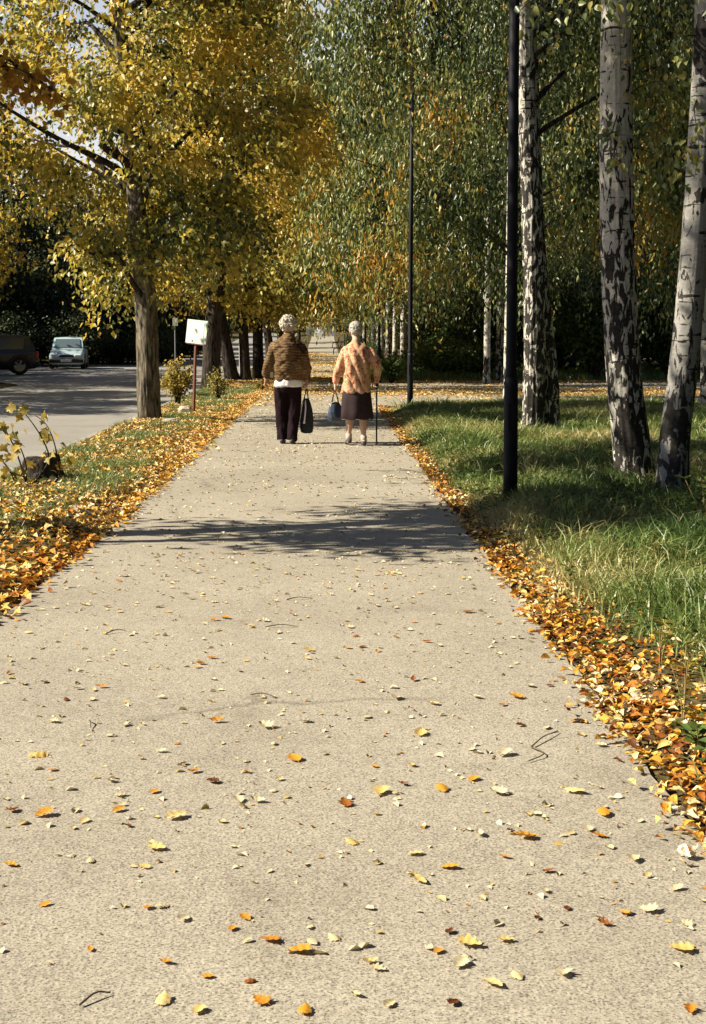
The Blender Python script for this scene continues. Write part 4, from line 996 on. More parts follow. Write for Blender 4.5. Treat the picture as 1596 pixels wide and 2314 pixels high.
def v3(*a): return np.array(a, float)
def hand(mb, wrist, down, palm, side, curl=.6, spread=.0, s=1.0):
    """down: towards the fingertips, palm: way the palm faces, side: towards the thumb"""
    down, palm, side = [v / np.linalg.norm(v) for v in (down, palm, side)]
    w = np.array(wrist)
    Mx = Matrix((side, palm, down)).transposed()
    mb.ell(w + down * .045 * s, (.038 * s, .015 * s, .052 * s), 14, 10, Mx)
    mb.ell(w + down * .07 * s, (.040 * s, .013 * s, .022 * s), 12, 8, Mx)
    for k, (x, ln, r) in enumerate(((.029, .068, .0085), (.0095, .076, .0088), (-.0105, .070, .0085), (-.029, .054, .0075))):
        p = w + down * .082 * s + side * x * s * 1.05; d = down + side * x * 4 * spread; d = d / np.linalg.norm(d)
        pts = [p - down * .02 * s, p]; a = 0
        for seg, part in enumerate((.46, .3, .24)):
            a += curl * (1.0, 1.25, .8)[seg] * (1 + .08 * k)
            p = p + (d * math.cos(a) + palm * math.sin(a)) * ln * part * s; pts.append(p)
        mb.tube(pts, [r * s, r * 1.03 * s, r * s, r * .92 * s, r * .8 * s], 8, dome=True)
    t0 = w + down * .02 * s + side * .026 * s
    t1 = t0 + (side * .55 + down * .7 + palm * .35) * .04 * s
    t2 = t1 + (side * .1 + down * .75 + palm * .65) * .032 * s
    t3 = t2 + (down * .6 + palm * .8 - side * .2) * .024 * s
    mb.tube([t0, t1, t2, t3], [.014 * s, .0115 * s, .010 * s, .008 * s], 9, dome=True)

def head(mb, c, s=1.0, yaw=0.0, nod=0.0):
    Rm = Euler((nod, 0, yaw)).to_matrix()
    def q(x, y, z): return np.array(Rm @ Vector((x * s, y * s, z * s))) + np.array(c)
    def el(p, r): mb.ell(q(*p), tuple(k * s for k in r), 18, 12, Rm)
    el((0, -.012, .025), (.074, .092, .088)); el((0, .028, -.03), (.058, .06, .078)); el((0, .045, -.085), (.032, .03, .026))
    el((0, .093, -.018), (.011, .018, .016)); el((0, .084, .008), (.008, .012, .026))
    el((-.03, .072, .028), (.026, .014, .008)); el((.03, .072, .028), (.026, .014, .008))
    el((-.035, .062, -.03), (.022, .016, .018)); el((.035, .062, -.03), (.022, .016, .018))
    el((0, .083, -.05), (.022, .009, .0055)); el((0, .081, -.060), (.018, .010, .006))
    for k in (-1, 1): el((k * .077, -.008, -.004), (.008, .020, .031)); el((k * .074, -.002, -.024), (.008, .012, .014))
    return q

def skin_mat(name, c):
    m, nt, b = new_mat(name, .55, .35); n_ = noise_n(nt, 60, 3, coords(nt)); r = ramp(nt, [(.3, tuple(k * .85 for k in c)), (.7, c)])
    nt.links.new(n_.outputs[0], r.inputs[0]); nt.links.new(r.outputs[0], b.inputs['Base Color'])
    b.inputs['Subsurface Weight'].default_value = .12; b.inputs['Subsurface Radius'].default_value = (.02, .008, .004); return m
M['skin'] = skin_mat('tanned skin', (.46, .25, .16)); M['skin_pale'] = skin_mat('pale skin', (.60, .38, .28))
M['eye'] = simple('eye', (.15, .12, .1), .2, .5)
# ribbed brown and olive woven jacket
m, nt, b = new_mat('striped brown jacket', .8, .2)
v = coords(nt, (1, 1, 1)); w_ = nt.nodes.new('ShaderNodeTexWave'); w_.wave_type = 'BANDS'; w_.bands_direction = 'Z'; w_.inputs['Scale'].default_value = 9; w_.inputs['Distortion'].default_value = 3.5; w_.inputs['Detail'].default_value = 3; nt.links.new(v, w_.inputs['Vector'])
r = ramp(nt, [(.2, (.035, .018, .01)), (.42, (.12, .065, .026)), (.56, (.22, .14, .055)), (.7, (.09, .042, .018)), (.95, (.26, .19, .09))]); wj = noise_n(nt, 6, 3, v); nt.links.new(mth(nt, 'ADD', mth(nt, 'MULTIPLY', w_.outputs['Fac'], .25), mth(nt, 'SUBTRACT', mth(nt, 'MULTIPLY', wj.outputs[0], 2.2), .74)), r.inputs[0])
nt.links.new(mix(nt, .35, r.outputs[0], noise_n(nt, 25, 4, v).outputs[0], 'MULTIPLY'), b.inputs['Base Color']); bump(nt, b, w_.outputs['Fac'], .3, .008)
M['jacket'] = m
# coral flowered cardigan
m, nt, b = new_mat('coral flowered cardigan', .85, .2)
v = coords(nt); n1 = noise_n(nt, 17, 3, v, .6, 1.2)
r = ramp(nt, [(.38, (.30, .07, .04)), (.45, (.52, .25, .14)), (.52, (.66, .45, .28)), (.57, (.45, .19, .09)), (.68, (.68, .53, .36))]); nt.links.new(n1.outputs[0], r.inputs[0])
nt.links.new(r.outputs[0], b.inputs['Base Color']); bump(nt, b, n1.outputs[0], .2, .01)
M['cardigan'] = m
M['trousers'] = simple('dark maroon trousers', (.013, .006, .008), .85, .1)
M['skirt'] = simple('brown plum skirt', (.030, .018, .020), .8, .2)
M['shirt'] = simple('white shirt hem', (.74, .73, .70), .8, .2, var=.06)
M['shoe'] = simple('dark leather shoe', (.02, .018, .018), .5, .4)
M['slipper'] = simple('grey canvas shoe', (.07, .07, .075), .8); M['sock'] = simple('beige sock', (.42, .34, .28), .9)
m, nt, b = new_mat('white blonde hair', .65, .3); n1 = noise_n(nt, 70, 3, coords(nt), .7, 1.0)
r = ramp(nt, [(.38, (.22, .18, .12)), (.62, (.62, .56, .44))]); nt.links.new(n1.outputs[0], r.inputs[0]); nt.links.new(r.outputs[0], b.inputs['Base Color']); bump(nt, b, n1.outputs[0], .6, .01); M['hair'] = m
m, nt, b = new_mat('silver hair', .6, .3); n1 = noise_n(nt, 60, 3, coords(nt, (1, 1, .5)), .7, 1.0)
r = ramp(nt, [(.38, (.20, .18, .155)), (.62, (.56, .53, .47))]); nt.links.new(n1.outputs[0], r.inputs[0]); nt.links.new(r.outputs[0], b.inputs['Base Color']); bump(nt, b, n1.outputs[0], .6, .01); M['hair_grey'] = m

def wrinkles(amp, f=(9, 9, 14), seed=3):
    def d(V):
        a = noise3(V[:, 0] * f[0] + 3, V[:, 1] * f[1], V[:, 2] * f[2] + V[:, 0] * 9, seed) - .5
        b_ = noise3(V[:, 0] * f[0] * 2.3, V[:, 1] * f[1] * 2.3, V[:, 2] * f[2] * 2.3 - V[:, 0] * 14, seed + 1) - .5
        return amp * (np.abs(a) * 2 - .4) + amp * .5 * b_
    return d
def curls(mb, g, q, n, c0, r0, rs, zlow):
    for k in range(n):
        d = g.normal(size=3); d /= np.linalg.norm(d)
        if d[1] > .45 and d[2] < .25: continue
        if d[2] < zlow: continue
        mb.ell(q(c0[0] + d[0] * r0[0], c0[1] + d[1] * r0[1], c0[2] + d[2] * r0[2]), (rs * (.7 + .6 * g.random()),) * 3, 8, 6)

# ---- woman in trousers
p1 = gl(652, 1004)
root = empty('person', (p1.x, p1.y, .012), R(-2), 'person with curly white hair, brown striped jacket and dark trousers, carrying a long dark bag', 'person', None)
body = MB()
hipz, shz = .80, 1.305
body.loft([(0, 0, .70, .10, .08), (0, 0, .74, .155, .105), (0, 0, .82, .165, .115), (0, 0, .95, .14, .105), (0, .0, 1.08, .145, .105), (0, .01, 1.2, .165, .105), (0, .02, 1.27, .15, .08), (0, .025, 1.32, .09, .06), (0, .03, 1.36, .055, .055)], 24)
body.tube([(0, .025, 1.30), (0, .045, 1.40), (0, .06, 1.47)], [.06, .052, .052], 16)
q1 = head(body, (0, .065, 1.50), 1.0, 0, R(-6))
LA = [(-.150, .02, 1.262), (-.235, -.03, 1.03), (-.285, .03, .83)]; RA = [(.150, .02, 1.262), (.225, -.01, 1.03), (.232, .04, .80)]
for A in (LA, RA): body.tube(smooth_curve(A, 9), np.linspace(.046, .027, 9), 12, dome=True)
hand(body, LA[2], v3(-.12, .1, -1), v3(.8, -.2, 0), v3(.1, .95, .1), .32, .4)
hand(body, RA[2], v3(0, .05, -1), v3(-1, 0, 0), v3(0, 1, 0), .95)
LL = [(-.085, 0, .76), (-.085, .03, .43), (-.075, -.02, .08)]; RL = [(.085, 0, .76), (.075, .0, .43), (.055, -.08, .08)]
for A in (LL, RL):
    body.tube(smooth_curve(A, 10), np.linspace(.085, .038, 10), 14, dome=True)
    body.tube([(A[2][0], A[2][1] - .03, .05), (A[2][0], A[2][1] + .05, .045), (A[2][0], A[2][1] + .15, .03)], [.032, .036, .024], 10, dome=True)
remesh(body, 'body', M['skin'], root, .0045, 2)
mb = MB()
for k in (-1, 1): mb.ell(q1(k * .030, .079, .012), (.010, .006, .006), 10, 8)
mb.build('eyes', M['eye'], root, True)
g = np.random.default_rng(3); hb = MB()
hb.ell(q1(0, -.022, .035), (.088, .098, .088), 20, 14); hb.ell(q1(0, -.045, -.03), (.080, .065, .065), 18, 12)
curls(hb, g, q1, 230, (0, -.022, .015), (.098, .098, .098), .021, -.85)
remesh(hb, 'hair', M['hair'], root, .005, 0, wrinkles(.012, (34, 34, 34), 9))
jk = MB()
jk.loft([(0, .0, .785, .165, .125), (0, .0, .80, .178, .135), (0, 0, .84, .195, .15), (0, -.005, .93, .20, .155), (0, -.01, 1.06, .20, .15), (0, -.012, 1.19, .205, .14), (0, 0, 1.27, .195, .12), (0, .01, 1.325, .15, .095), (0, .02, 1.365, .09, .075), (0, .035, 1.395, .068, .066)], 30, 2.0)
for A, wv in ((LA, -1), (RA, 1)):
    A2 = [np.array(A[0]) + v3(.004 * wv, 0, -.012), np.array(A[1]), np.array(A[2]) + v3(0, 0, .02)]
    jk.tube(smooth_curve(A2, 12), [.068, .074, .076, .075, .072, .070, .068, .065, .060, .054, .047, .043], 16, dome=False)
    jk.tube([np.array(A2[2]) + v3(0, 0, .03), np.array(A2[2]) - v3(0, 0, .004)], [.043, .039], 14)
remesh(jk, 'jacket', M['jacket'], root, .007, 4, wrinkles(.030, (6, 6, 10), 13))
sh_ = MB(); sh_.loft([(0, -.0, .715, .165, .128), (0, 0, .74, .182, .14), (0, 0, .79, .176, .134), (0, 0, .83, .15, .12)], 28, 2.3)
remesh(sh_, 'shirt_hem', M['shirt'], root, .007, 2, wrinkles(.008, (12, 12, 10), 17))
tr = MB(); tr.loft([(0, 0, .66, .13, .10), (0, 0, .70, .165, .125), (0, 0, .77, .17, .125), (0, 0, .80, .165, .12)], 24, 2.2)
for A, k in ((LL, -1), (RL, 1)):
    tr.tube(smooth_curve([np.array(A[0]) + v3(0, 0, -.03), np.array(A[1]), np.array(A[2]) + v3(0, -.005, -.035)], 14), [.098, .098, .096, .092, .088, .085, .082, .079, .077, .075, .073, .072, .071, .071], 18)
remesh(tr, 'trousers', M['trousers'], root, .007, 3, wrinkles(.022, (9, 9, 5), 23))
def shoe(name, x, y, mat, s=1.0, yaw=0, z=0, pitch=0):
    mb = MB(); Rm = Euler((pitch, 0, yaw)).to_matrix()
    for yy, hw, hh in (): pass
    P = []
    for yy, hw, hh in ((-.075, .020, .045), (-.065, .030, .062), (-.02, .034, .072), (.04, .036, .062), (.09, .043, .048), (.14, .040, .036), (.165, .026, .025), (.172, .01, .014)):
        th = np.linspace(0, 2 * np.pi, 14, endpoint=False)
        P.append([np.array(Rm @ Vector((hw * math.cos(t) * s, yy * s, (hh * .5 + hh * .5 * math.sin(t)) * s))) + v3(x, y, z) for t in th])
    mb.grid(P, closeu=True, cap=True); return mb.build(name, mat, root, True)
shoe('shoe', -.075, -.02, M['shoe']); shoe('shoe', .055, -.08, M['shoe'])
# ---- woman with cane
rootA = root
p2 = gl(806, 1008)
root = empty('person', (p2.x, p2.y, .012), R(3), 'person with short grey hair, coral flowered cardigan and dark skirt, leaning on a cane', 'person', None)
body = MB()
body.loft([(0, 0, .66, .10, .08), (0, 0, .70, .15, .105), (0, 0, .78, .165, .12), (0, 0, .90, .145, .11), (0, .0, 1.02, .145, .105), (0, .01, 1.14, .155, .10), (0, .03, 1.205, .135, .075), (0, .04, 1.25, .08, .055), (0, .05, 1.29, .05, .05)], 24)
body.tube([(0, .04, 1.24), (0, .065, 1.34), (-.003, .085, 1.40)], [.058, .048, .048], 16)
q2 = head(body, (-.005, .095, 1.43), .97, 0, R(-10))
LB_ = [(-.135, .035, 1.20), (-.215, -.02, .98), (-.265, .05, .775)]; RB_ = [(.135, .035, 1.20), (.245, -.03, 1.0), (.262, .10, .80)]
for A in (LB_, RB_): body.tube(smooth_curve(A, 9), np.linspace(.042, .025, 9), 12, dome=True)
hand(body, LB_[2], v3(-.02, .05, -1), v3(1, 0, 0), v3(0, 1, 0), .95, 0, .95)
hand(body, RB_[2], v3(.05, .85, -.55), v3(-.1, -.5, -.85), v3(-1, .1, 0), .9, 0, .95)
LL2 = [(-.085, 0, .72), (-.085, .04, .42), (-.095, .02, .10)]; RL2 = [(.085, 0, .72), (.080, .0, .41), (.085, -.07, .08)]
for A in (LL2, RL2):
    c = smooth_curve(A, 14); rr = np.interp(np.linspace(0, 1, 14), [0, .3, .47, .62, .75, .92, 1], [.085, .066, .050, .052, .047, .030, .032])
    body.tube(c, rr, 16, dome=True)
    body.tube([(A[2][0], A[2][1] - .03, .05), (A[2][0], A[2][1] + .05, .045), (A[2][0], A[2][1] + .13, .03)], [.028, .032, .022], 10, dome=True)
remesh(body, 'body', M['skin_pale'], root, .0045, 2)
mb = MB()
for k in (-1, 1): mb.ell(q2(k * .030, .079, .012), (.010, .006, .006), 10, 8)
mb.build('eyes', M['eye'], root, True)
g = np.random.default_rng(6); hb = MB()
hb.ell(q2(0, -.02, .036), (.080, .090, .082), 20, 14); hb.ell(q2(0, -.05, -.015), (.068, .055, .06), 18, 12)
curls(hb, g, q2, 120, (0, -.02, .03), (.078, .088, .080), .014, -.6)
remesh(hb, 'hair', M['hair_grey'], root, .0055, 1, wrinkles(.004, (50, 50, 50), 9))
cd = MB()
cd.loft([(0, 0, .655, .175, .155), (0, 0, .67, .188, .165), (0, 0, .78, .186, .16), (0, -.005, .92, .176, .148), (0, -.008, 1.04, .176, .14), (0, 0, 1.13, .185, .128), (0, .015, 1.20, .175, .11), (0, .03, 1.25, .13, .085), (0, .04, 1.285, .085, .07), (0, .055, 1.31, .064, .062)], 30, 2.0)
for A in (LB_, RB_):
    A2 = [np.array(A[0]) + v3(0, 0, -.012), np.array(A[1]), np.array(A[2]) * .92 + np.array(A[1]) * .08]
    cd.tube(smooth_curve(A2, 12), [.060, .066, .067, .068, .064, .062, .060, .057, .053, .048, .043, .040], 16)
remesh(cd, 'cardigan', M['cardigan'], root, .007, 4, wrinkles(.028, (9, 7, 4), 33))
sk = MB()
n = 60; th = np.linspace(0, 2 * np.pi, n, endpoint=False); G = []
for z, r_ in ((.72, .15), (.66, .178), (.55, .19), (.43, .20), (.335, .207), (.33, .203), (.335, .197), (.43, .19), (.55, .18), (.66, .168), (.72, .14)):
    fl = .045 * (.72 - z) / .39
    q_ = r_ * (1 + fl * np.sin(th * 7 + 1) + fl * .7 * np.sin(th * 4))
    G.append(np.stack([q_ * np.cos(th), q_ * .88 * np.sin(th) - .0, np.full(n, z) + .006 * np.sin(th * 7)], -1))
sk.grid(G + [G[0]], closeu=True); sk.build('skirt', M['skirt'], root, True)
for A in (LL2, RL2):
    mb = MB(); c = np.array(A[2]); mb.tube([c + v3(0, 0, .045), c + v3(0, -.003, .0), c + v3(0, -.008, -.035)], [.038, .039, .041], 14); mb.build('sock', M['sock'], root, True)
shoe('shoe', -.095, .02, M['slipper'], .95, R(6), .02, R(-8)); shoe('shoe', .085, -.07, M['slipper'], .95, R(-4))
rootB = root

# ---- bags and cane
M['bag'] = simple('black bag fabric', (.014, .015, .02), .6, .3); M['bag_navy'] = simple('navy bag leather', (.03, .045, .075), .4, .5, var=.4, scale=14)
def wpt(rt_, p_): return Matrix.Translation(rt_.location) @ Euler(rt_.rotation_euler).to_matrix().to_4x4() @ Vector(p_)
h1 = wpt(rootA, (.232, .045, .685))
tb = empty('tote_bag', (h1.x, h1.y, h1.z), R(-8), 'long black tote bag with white stripes hanging beside the dark trousers', 'bag')
mb = MB(); mb.loft([(-.0, 0, -.555, .045, .03), (-.0, 0, -.545, .075, .055), (.0, 0, -.48, .090, .070), (0, 0, -.36, .086, .062), (-.002, 0, -.24, .070, .045), (-.004, 0, -.15, .050, .028), (-.004, 0, -.11, .036, .016)], 28, 2.4)
remesh(mb, 'bag_body', M['bag'], tb, .006, 2, wrinkles(.010, (14, 14, 5), 41))
for a, b_, z0, z1 in ((-.006, -.072, -.13, -.42), (.0, -.083, -.22, -.44)): pass
mb = MB(); mb.tube(smooth_curve([(-.012, -.030, -.13), (-.004, -.060, -.24), (-.012, -.084, -.37), (-.02, -.088, -.43)], 14), [.004, .007, .009, .009, .009, .009, .009, .009, .009, .009, .010, .013, .015, .012], 8); mb.build('stripe', M['shirt'], tb, True)
mb = MB(); mb.tube(smooth_curve([(-.045, -.020, -.14), (-.064, -.030, -.25), (-.078, -.038, -.37)], 10), .008, 8); mb.build('stripe', M['shirt'], tb, True)
for s_ in (-1, 1):
    mb = MB(); mb.tube(smooth_curve([(-.03, s_ * .012, -.13), (-.018, s_ * .010, -.05), (0, 0, .012), (.014, s_ * .010, -.05), (.022, s_ * .012, -.13)], 14), .006, 7); mb.build('handle', M['bag'], tb, True)
h2 = wpt(rootB, (-.266, .055, .665))
hb_ = empty('handbag', (h2.x, h2.y, h2.z), R(10), 'small rounded navy handbag held low in the left hand of the woman in coral', 'bag')
mb = MB(); mb.loft([(0, 0, -.375, .05, .03), (0, 0, -.365, .080, .05), (0, 0, -.32, .093, .062), (0, 0, -.25, .092, .058), (0, 0, -.18, .074, .042), (0, 0, -.13, .052, .022), (0, 0, -.125, .03, .012)], 30, 2.3)
remesh(mb, 'bag_body', M['bag_navy'], hb_, .006, 2, wrinkles(.010, (26, 14, 4), 43))
mb = MB(); mb.tube(smooth_curve([(-.05, -.02, -.135), (0, -.028, -.125), (.05, -.02, -.135)], 9), .0045, 6); mb.build('zip', M['rim'], hb_, True)
for s_ in (-1, 1):
    mb = MB(); mb.tube(smooth_curve([(-.045, s_ * .015, -.15), (-.026, s_ * .012, -.06), (0, 0, .012), (.026, s_ * .012, -.06), (.045, s_ * .015, -.15)], 14), .006, 7); mb.build('handle', M['bag'], hb_, True)
h3 = wpt(rootB, (.268, .175, .755))
cn = empty('walking_cane', (h3.x, h3.y, .012), 0, 'thin dark walking cane in the right hand of the woman in coral', 'cane')
zt = h3.z - .012
mb = MB(); mb.tube([(0, 0, .02), (0, 0, zt - .02)], [.010, .011], 10); mb.build('shaft', M['bag'], cn, True)
mb = MB(); mb.tube(smooth_curve([(0, -.07, zt - .012), (0, -.03, zt), (0, .03, zt), (0, .06, zt - .008)], 10), .014, 10, dome=True); mb.build('grip', M['bag'], cn, True)
mb = MB(); mb.tube([(0, 0, 0), (0, 0, .04)], [.017, .013], 12); mb.build('rubber_tip', M['tyre'], cn, True)

# ================================================================== GRASS
g = np.random.default_rng(99)
def blades(name, X, Y, H, Wd, tone, lean=.6):
    n = len(X); Z = ground(X, Y) - .01
    a = g.random(n) * 2 * np.pi; d = np.stack([np.cos(a), np.sin(a), np.zeros(n)], 1)
    f = g.random(n) * 2 * np.pi; s_ = np.stack([np.cos(f), np.sin(f), np.zeros(n)], 1) * (Wd / 2)[:, None]
    P = np.stack([X, Y, Z], 1); up = np.array([0, 0, 1.0]); le = (lean * (.3 + g.random(n)))[:, None]
    Hh = H[:, None]
    Mv = P + up * Hh * .55 + d * Hh * le * .28; T = P + up * Hh * (1 - .35 * le) + d * Hh * le * .9
    V = np.stack([P - s_, P + s_, Mv + s_ * .8, Mv - s_ * .8, T], 1).reshape(-1, 3)
    k = np.arange(n) * 5
    L = np.stack([k, k + 1, k + 2, k + 3, k + 3, k + 2, k + 4], 1).ravel()
    st = np.stack([np.arange(n) * 7, np.arange(n) * 7 + 4], 1).ravel(); tt = np.tile([4, 3], n)
    return mesh_np(name, V, L, st, tt, attrs={'tone': np.repeat(np.clip(tone, 0, 1), 2)})

def field(n, x0, x1, y0, y1, dens, power=1.0):
    u = g.random(n) ** power
    X = x0 + (x1 - x0) * g.random(n); Y = y0 + (y1 - y0) * u
    k = g.random(n) < dens(X, Y)
    return X[k], Y[k]
def view(X, Y, m_=.35):   # wedge the picture shows, plus a margin for shadows and side views
    return (X < .28 * Y + 1.2 + m_) & (X > -.23 * Y - 1.2 - m_)
# right grass
def dr(X, Y):
    e = sstep(1.03 + .15 * noise3(Y * 1.1, 0, 0, 51) + .30 * sstep(8, 4, Y), 1.30 + .35 * sstep(9, 5, Y), X)
    cl = .55 + .75 * noise3(X * 2.2, Y * 2.2, 0, 52)
    corner = 1 - sstep(27.3, 28.4, Y)
    return np.where(view(X, Y), np.clip(e * cl + .03, 0, 1) * corner, 0)
tc_x, tc_y = field(9500, 1.12, 8.5, 3.6, 27.5, lambda X, Y: np.where(view(X, Y), .25 + .75 * sstep(.4, .65, noise3(X * .8, Y * .8, 0, 90)), 0) * sstep(1.15, 1.6, X), .8)
kk = 13; X = np.repeat(tc_x, kk) + g.normal(size=len(tc_x) * kk) * .035; Y = np.repeat(tc_y, kk) + g.normal(size=len(tc_x) * kk) * .035
H = np.repeat(.12 + .2 * g.random(len(tc_x)) ** 1.5, kk) * (.6 + .6 * g.random(len(X)))
tn = np.repeat(.42 + .5 * g.random(len(tc_x)), kk) + .25 * (g.random(len(X)) - .5)
tag(link('grass_tufts', blades('grass_tufts', X, Y, H, .006 + .0003 * Y, tn, 1.5), M['grass']), 'taller arching grass tufts among the short grass on the right', 'grass', kind='stuff')
X, Y = field(42000, 1.15, 8.5, 3.6, 27.5, lambda X, Y: np.where(view(X, Y), sstep(.42, .7, noise3(X * 1.1 + 4, Y * 1.1, 0, 92)), 0), .8)
n_ = len(X); aa = g.random(n_) * 6.28
tag(link('ground_cover', leaf_mesh('ground_cover', np.stack([X, Y, ground(X, Y) + .02 + .12 * g.random(n_)], 1), np.stack([np.cos(aa), np.sin(aa), .3 * (g.random(n_) - .5)], 1), unit(np.array([0, 0, 1.0]) + g.normal(size=(n_, 3)) * .35), .035 + .03 * g.random(n_), .028, .3 + .6 * g.random(n_)), M['bush_leaf']), 'broad leafed weeds low in the grass on the right', 'ground cover', kind='stuff')
X, Y = field(560000, 1.0, 9.5, 2.5, 28.6, dr, .8)
tuft = noise3(X * 1.7, Y * 1.7, 0, 53)
H = (.03 + .24 * tuft ** 1.5 + .06 * sstep(1.3, 3, X) + .05 * sstep(9, 5, Y)) * (.5 + .8 * g.random(len(X))) * (.35 + .65 * sstep(.95, 1.7, X))
H = np.maximum(H, .03)
tone = .56 + .9 * (noise3(X * .9, Y * .9, 0, 54) - .5) + .5 * (g.random(len(X)) - .45) + .32 * sstep(6.6, 5.3, Y) + .18 * sstep(1.9, 1.2, X)
tag(link('grass', blades('grass', X, Y, H, .0055 + .00028 * Y, tone, 1.25), M['grass']), 'long green grass on the right of the path', 'grass', kind='stuff')
# left verge grass
def dl(X, Y):
    cl = sstep(.35, .62, noise3(X * 1.3 + 9, Y * .55, 0, 55)) + np.exp(-((X + 2.05) / .35) ** 2 - ((Y - 14.5) / 1.6) ** 2) + .35 * sstep(.4, .6, noise3(X * 4, Y * 4, 0, 56))
    e = sstep(-1.62, -2.0, X) * sstep(-3.4, -3.1, X)
    return np.where(view(X, Y), np.clip(cl * e, 0, 1), 0)
X, Y = field(230000, -3.3, -1.5, 5, 40, dl, .7)
H = (.04 + .09 * noise3(X * 2, Y * 2, 0, 57)) * (.5 + .8 * g.random(len(X)))
tag(link('verge_grass', blades('verge_grass', X, Y, H, .004 + .00025 * Y, .55 + .6 * (g.random(len(X)) - .4), 1.0), M['grass']), 'patchy grass among the leaves on the left verge', 'grass', kind='stuff')
# rough growth beyond the side path
def db(X, Y): return np.where(view(X, Y), .9 * sstep(1.3, 2.0, X), 0)
X, Y = field(60000, 1.2, 16, 44.6, 60, db)
tag(link('rough_grass', blades('rough_grass', X, Y, .12 + .25 * g.random(len(X)), np.full(len(X), .02), .35 + .4 * g.random(len(X)), .7), M['grass']), 'rough grass under the trees beyond the side path', 'grass', kind='stuff')

def weed(label, u, v, h, n, lw, mat, seed, tone=.6, group=None, spread=.35):
    gg = np.random.default_rng(seed); loc = gl(u, v); root = empty('weed', loc, 0, label, 'weed', group)
    mb = MB(); Pl = []; Dl = []
    for i in range(max(2, n // 8)):
        a = gg.random() * 6.28; q = h * (.7 + .4 * gg.random()); t_ = spread * q * gg.random()
        c = smooth_curve([(0, 0, -.02), (math.cos(a) * t_ * .3, math.sin(a) * t_ * .3, q * .5), (math.cos(a) * t_, math.sin(a) * t_, q)], 8)
        mb.tube(c, np.linspace(.0035, .0015, 8), 5)
        ii = gg.integers(2, 8, 8); Pl.append(c[ii]); aa = gg.random(8) * 6.28; Dl.append(np.stack([np.cos(aa), np.sin(aa), .2 + .4 * gg.random(8)], 1))
    P = np.vstack(Pl); D = np.vstack(Dl); k = len(P)
    mb.build('stems', M['grass_stem'], root, True)
    link('leaves', leaf_mesh('leaves', P, D, unit(np.array([0, -.2, 1.]) + gg.normal(size=(k, 3)) * .3), lw[0] * (.6 + .7 * gg.random(k)), lw[1], tone + .4 * (gg.random(k) - .5), shape6=True), mat, root)
M['grass_stem'] = simple('dry straw stem', (.28, .20, .08), .8)
weed('broad leafed green weed in the leaf litter at the right edge', 1578, 1715, .10, 22, (.06, .035), M['bush_leaf'], 301, .8, spread=1.2)
weed('pale green weed standing in the shaded grass at the right edge', 1590, 1245, .42, 60, (.06, .03), M['bush_leaf'], 302, .95)
weed('small pale green sprig by the path edge below the nearest lamp post', 1288, 1342, .22, 24, (.05, .022), M['bush_leaf'], 303, .9)
weed('leafy sprig in front of the foot of the thick white birch', 1425, 1095, .42, 30, (.11, .085), M['yellow_bush'], 304, .35)
weed('dry brown weed stalks rising from the leaves, lower right edge', 1545, 1650, .30, 24, (.05, .012), M['yellow_bush'], 305, .4)
weed('straw coloured weed stalks in the grass above the bright litter', 1490, 1560, .26, 24, (.05, .01), M['yellow_bush'], 306, .4)
weed('tuft of pale weed at the edge of the shaded grass', 1480, 1310, .2, 32, (.07, .014), M['yellow_bush'], 307, .3)

# ================================================================== FALLEN LEAVES
def litter(name, X, Y, tone, size, lift, tilt, mat, shape6=False, zoff=0.014):
    n = len(X); onp = (X > PATH_L) & (X < PATH_R)
    Z = np.where(onp, rise(Y) + zoff, ground(X, Y) + .008) + lift * g.random(n)
    a = g.random(n) * 2 * np.pi
    D = np.stack([np.cos(a), np.sin(a), (g.random(n) - .5) * tilt], 1)
    N = unit(np.array([0, 0, 1.0]) + g.normal(size=(n, 3)) * tilt * .6)
    L = size * (.55 + .75 * g.random(n))
    return leaf_mesh(name, np.stack([X, Y, Z], 1) - D * (L * .5)[:, None], D, N, L, L * (.55 + .25 * g.random(n)), tone, fold=.22, bend=.2, shape6=shape6)
def dband(X, Y):
    w = .05 + .06 * sstep(12, 4, Y)
    e0 = PATH_R + .03 * sstep(8, 4, Y) - .035 * sstep(6.5, 4.5, Y) + .05 * (noise3(Y * 3, 0, 0, 61) - .5) + .04 * (noise3(Y * 9, 0, 0, 62) - .5)
    inside = np.exp(-np.maximum(X - e0 - .04 - .13 * sstep(11, 5, Y) - .12 * noise3(Y * .8, 3, 0, 60), 0) / w) * (X > e0)
    spill = np.exp(-np.maximum(e0 - X, 0) / .03) * (X <= e0) * .8
    return np.where(view(X, Y), np.clip(inside + spill + .03 * (X > e0), 0, 1) * (.35 + .65 * sstep(14, 5, Y)) , 0)
X, Y = field(250000, .75, 5.5, 2.6, 29, dband, .9)
tone = .46 + .90 * (g.random(len(X)) - .5) + .3 * (noise3(X * 3, Y * 3, 0, 63) - .5)
tag(link('leaf_litter', litter('leaf_litter', X, Y, tone, .041, .03, .65, None, True), M['litter']), 'drift of orange and cream fallen leaves along the right path edge', 'fallen leaves', kind='stuff')
def dleft(X, Y):
    e0 = PATH_L - .08 * sstep(12, 6, Y) - .05 * (noise3(Y * 3, 0, 0, 65) - .5)
    c = .35 + .65 * noise3(X * 2, Y * 2, 0, 66)
    inside = (X < e0) * (X > -3.45) * np.clip(c * .42 + .5 * np.exp(-np.maximum(e0 - X, 0) / .25), 0, 1)
    spill = np.exp(-np.maximum(X - e0, 0) / .035) * (X >= e0) * .6
    return np.where(view(X, Y), inside + spill, 0)
X, Y = field(150000, -3.5, -1.2, 5, 45, dleft, .8)
tone = .66 + .65 * (g.random(len(X)) - .5) - .20 * sstep(10.5, 8.5, Y) - .12 * np.exp(-np.abs(X - PATH_L) / .15)
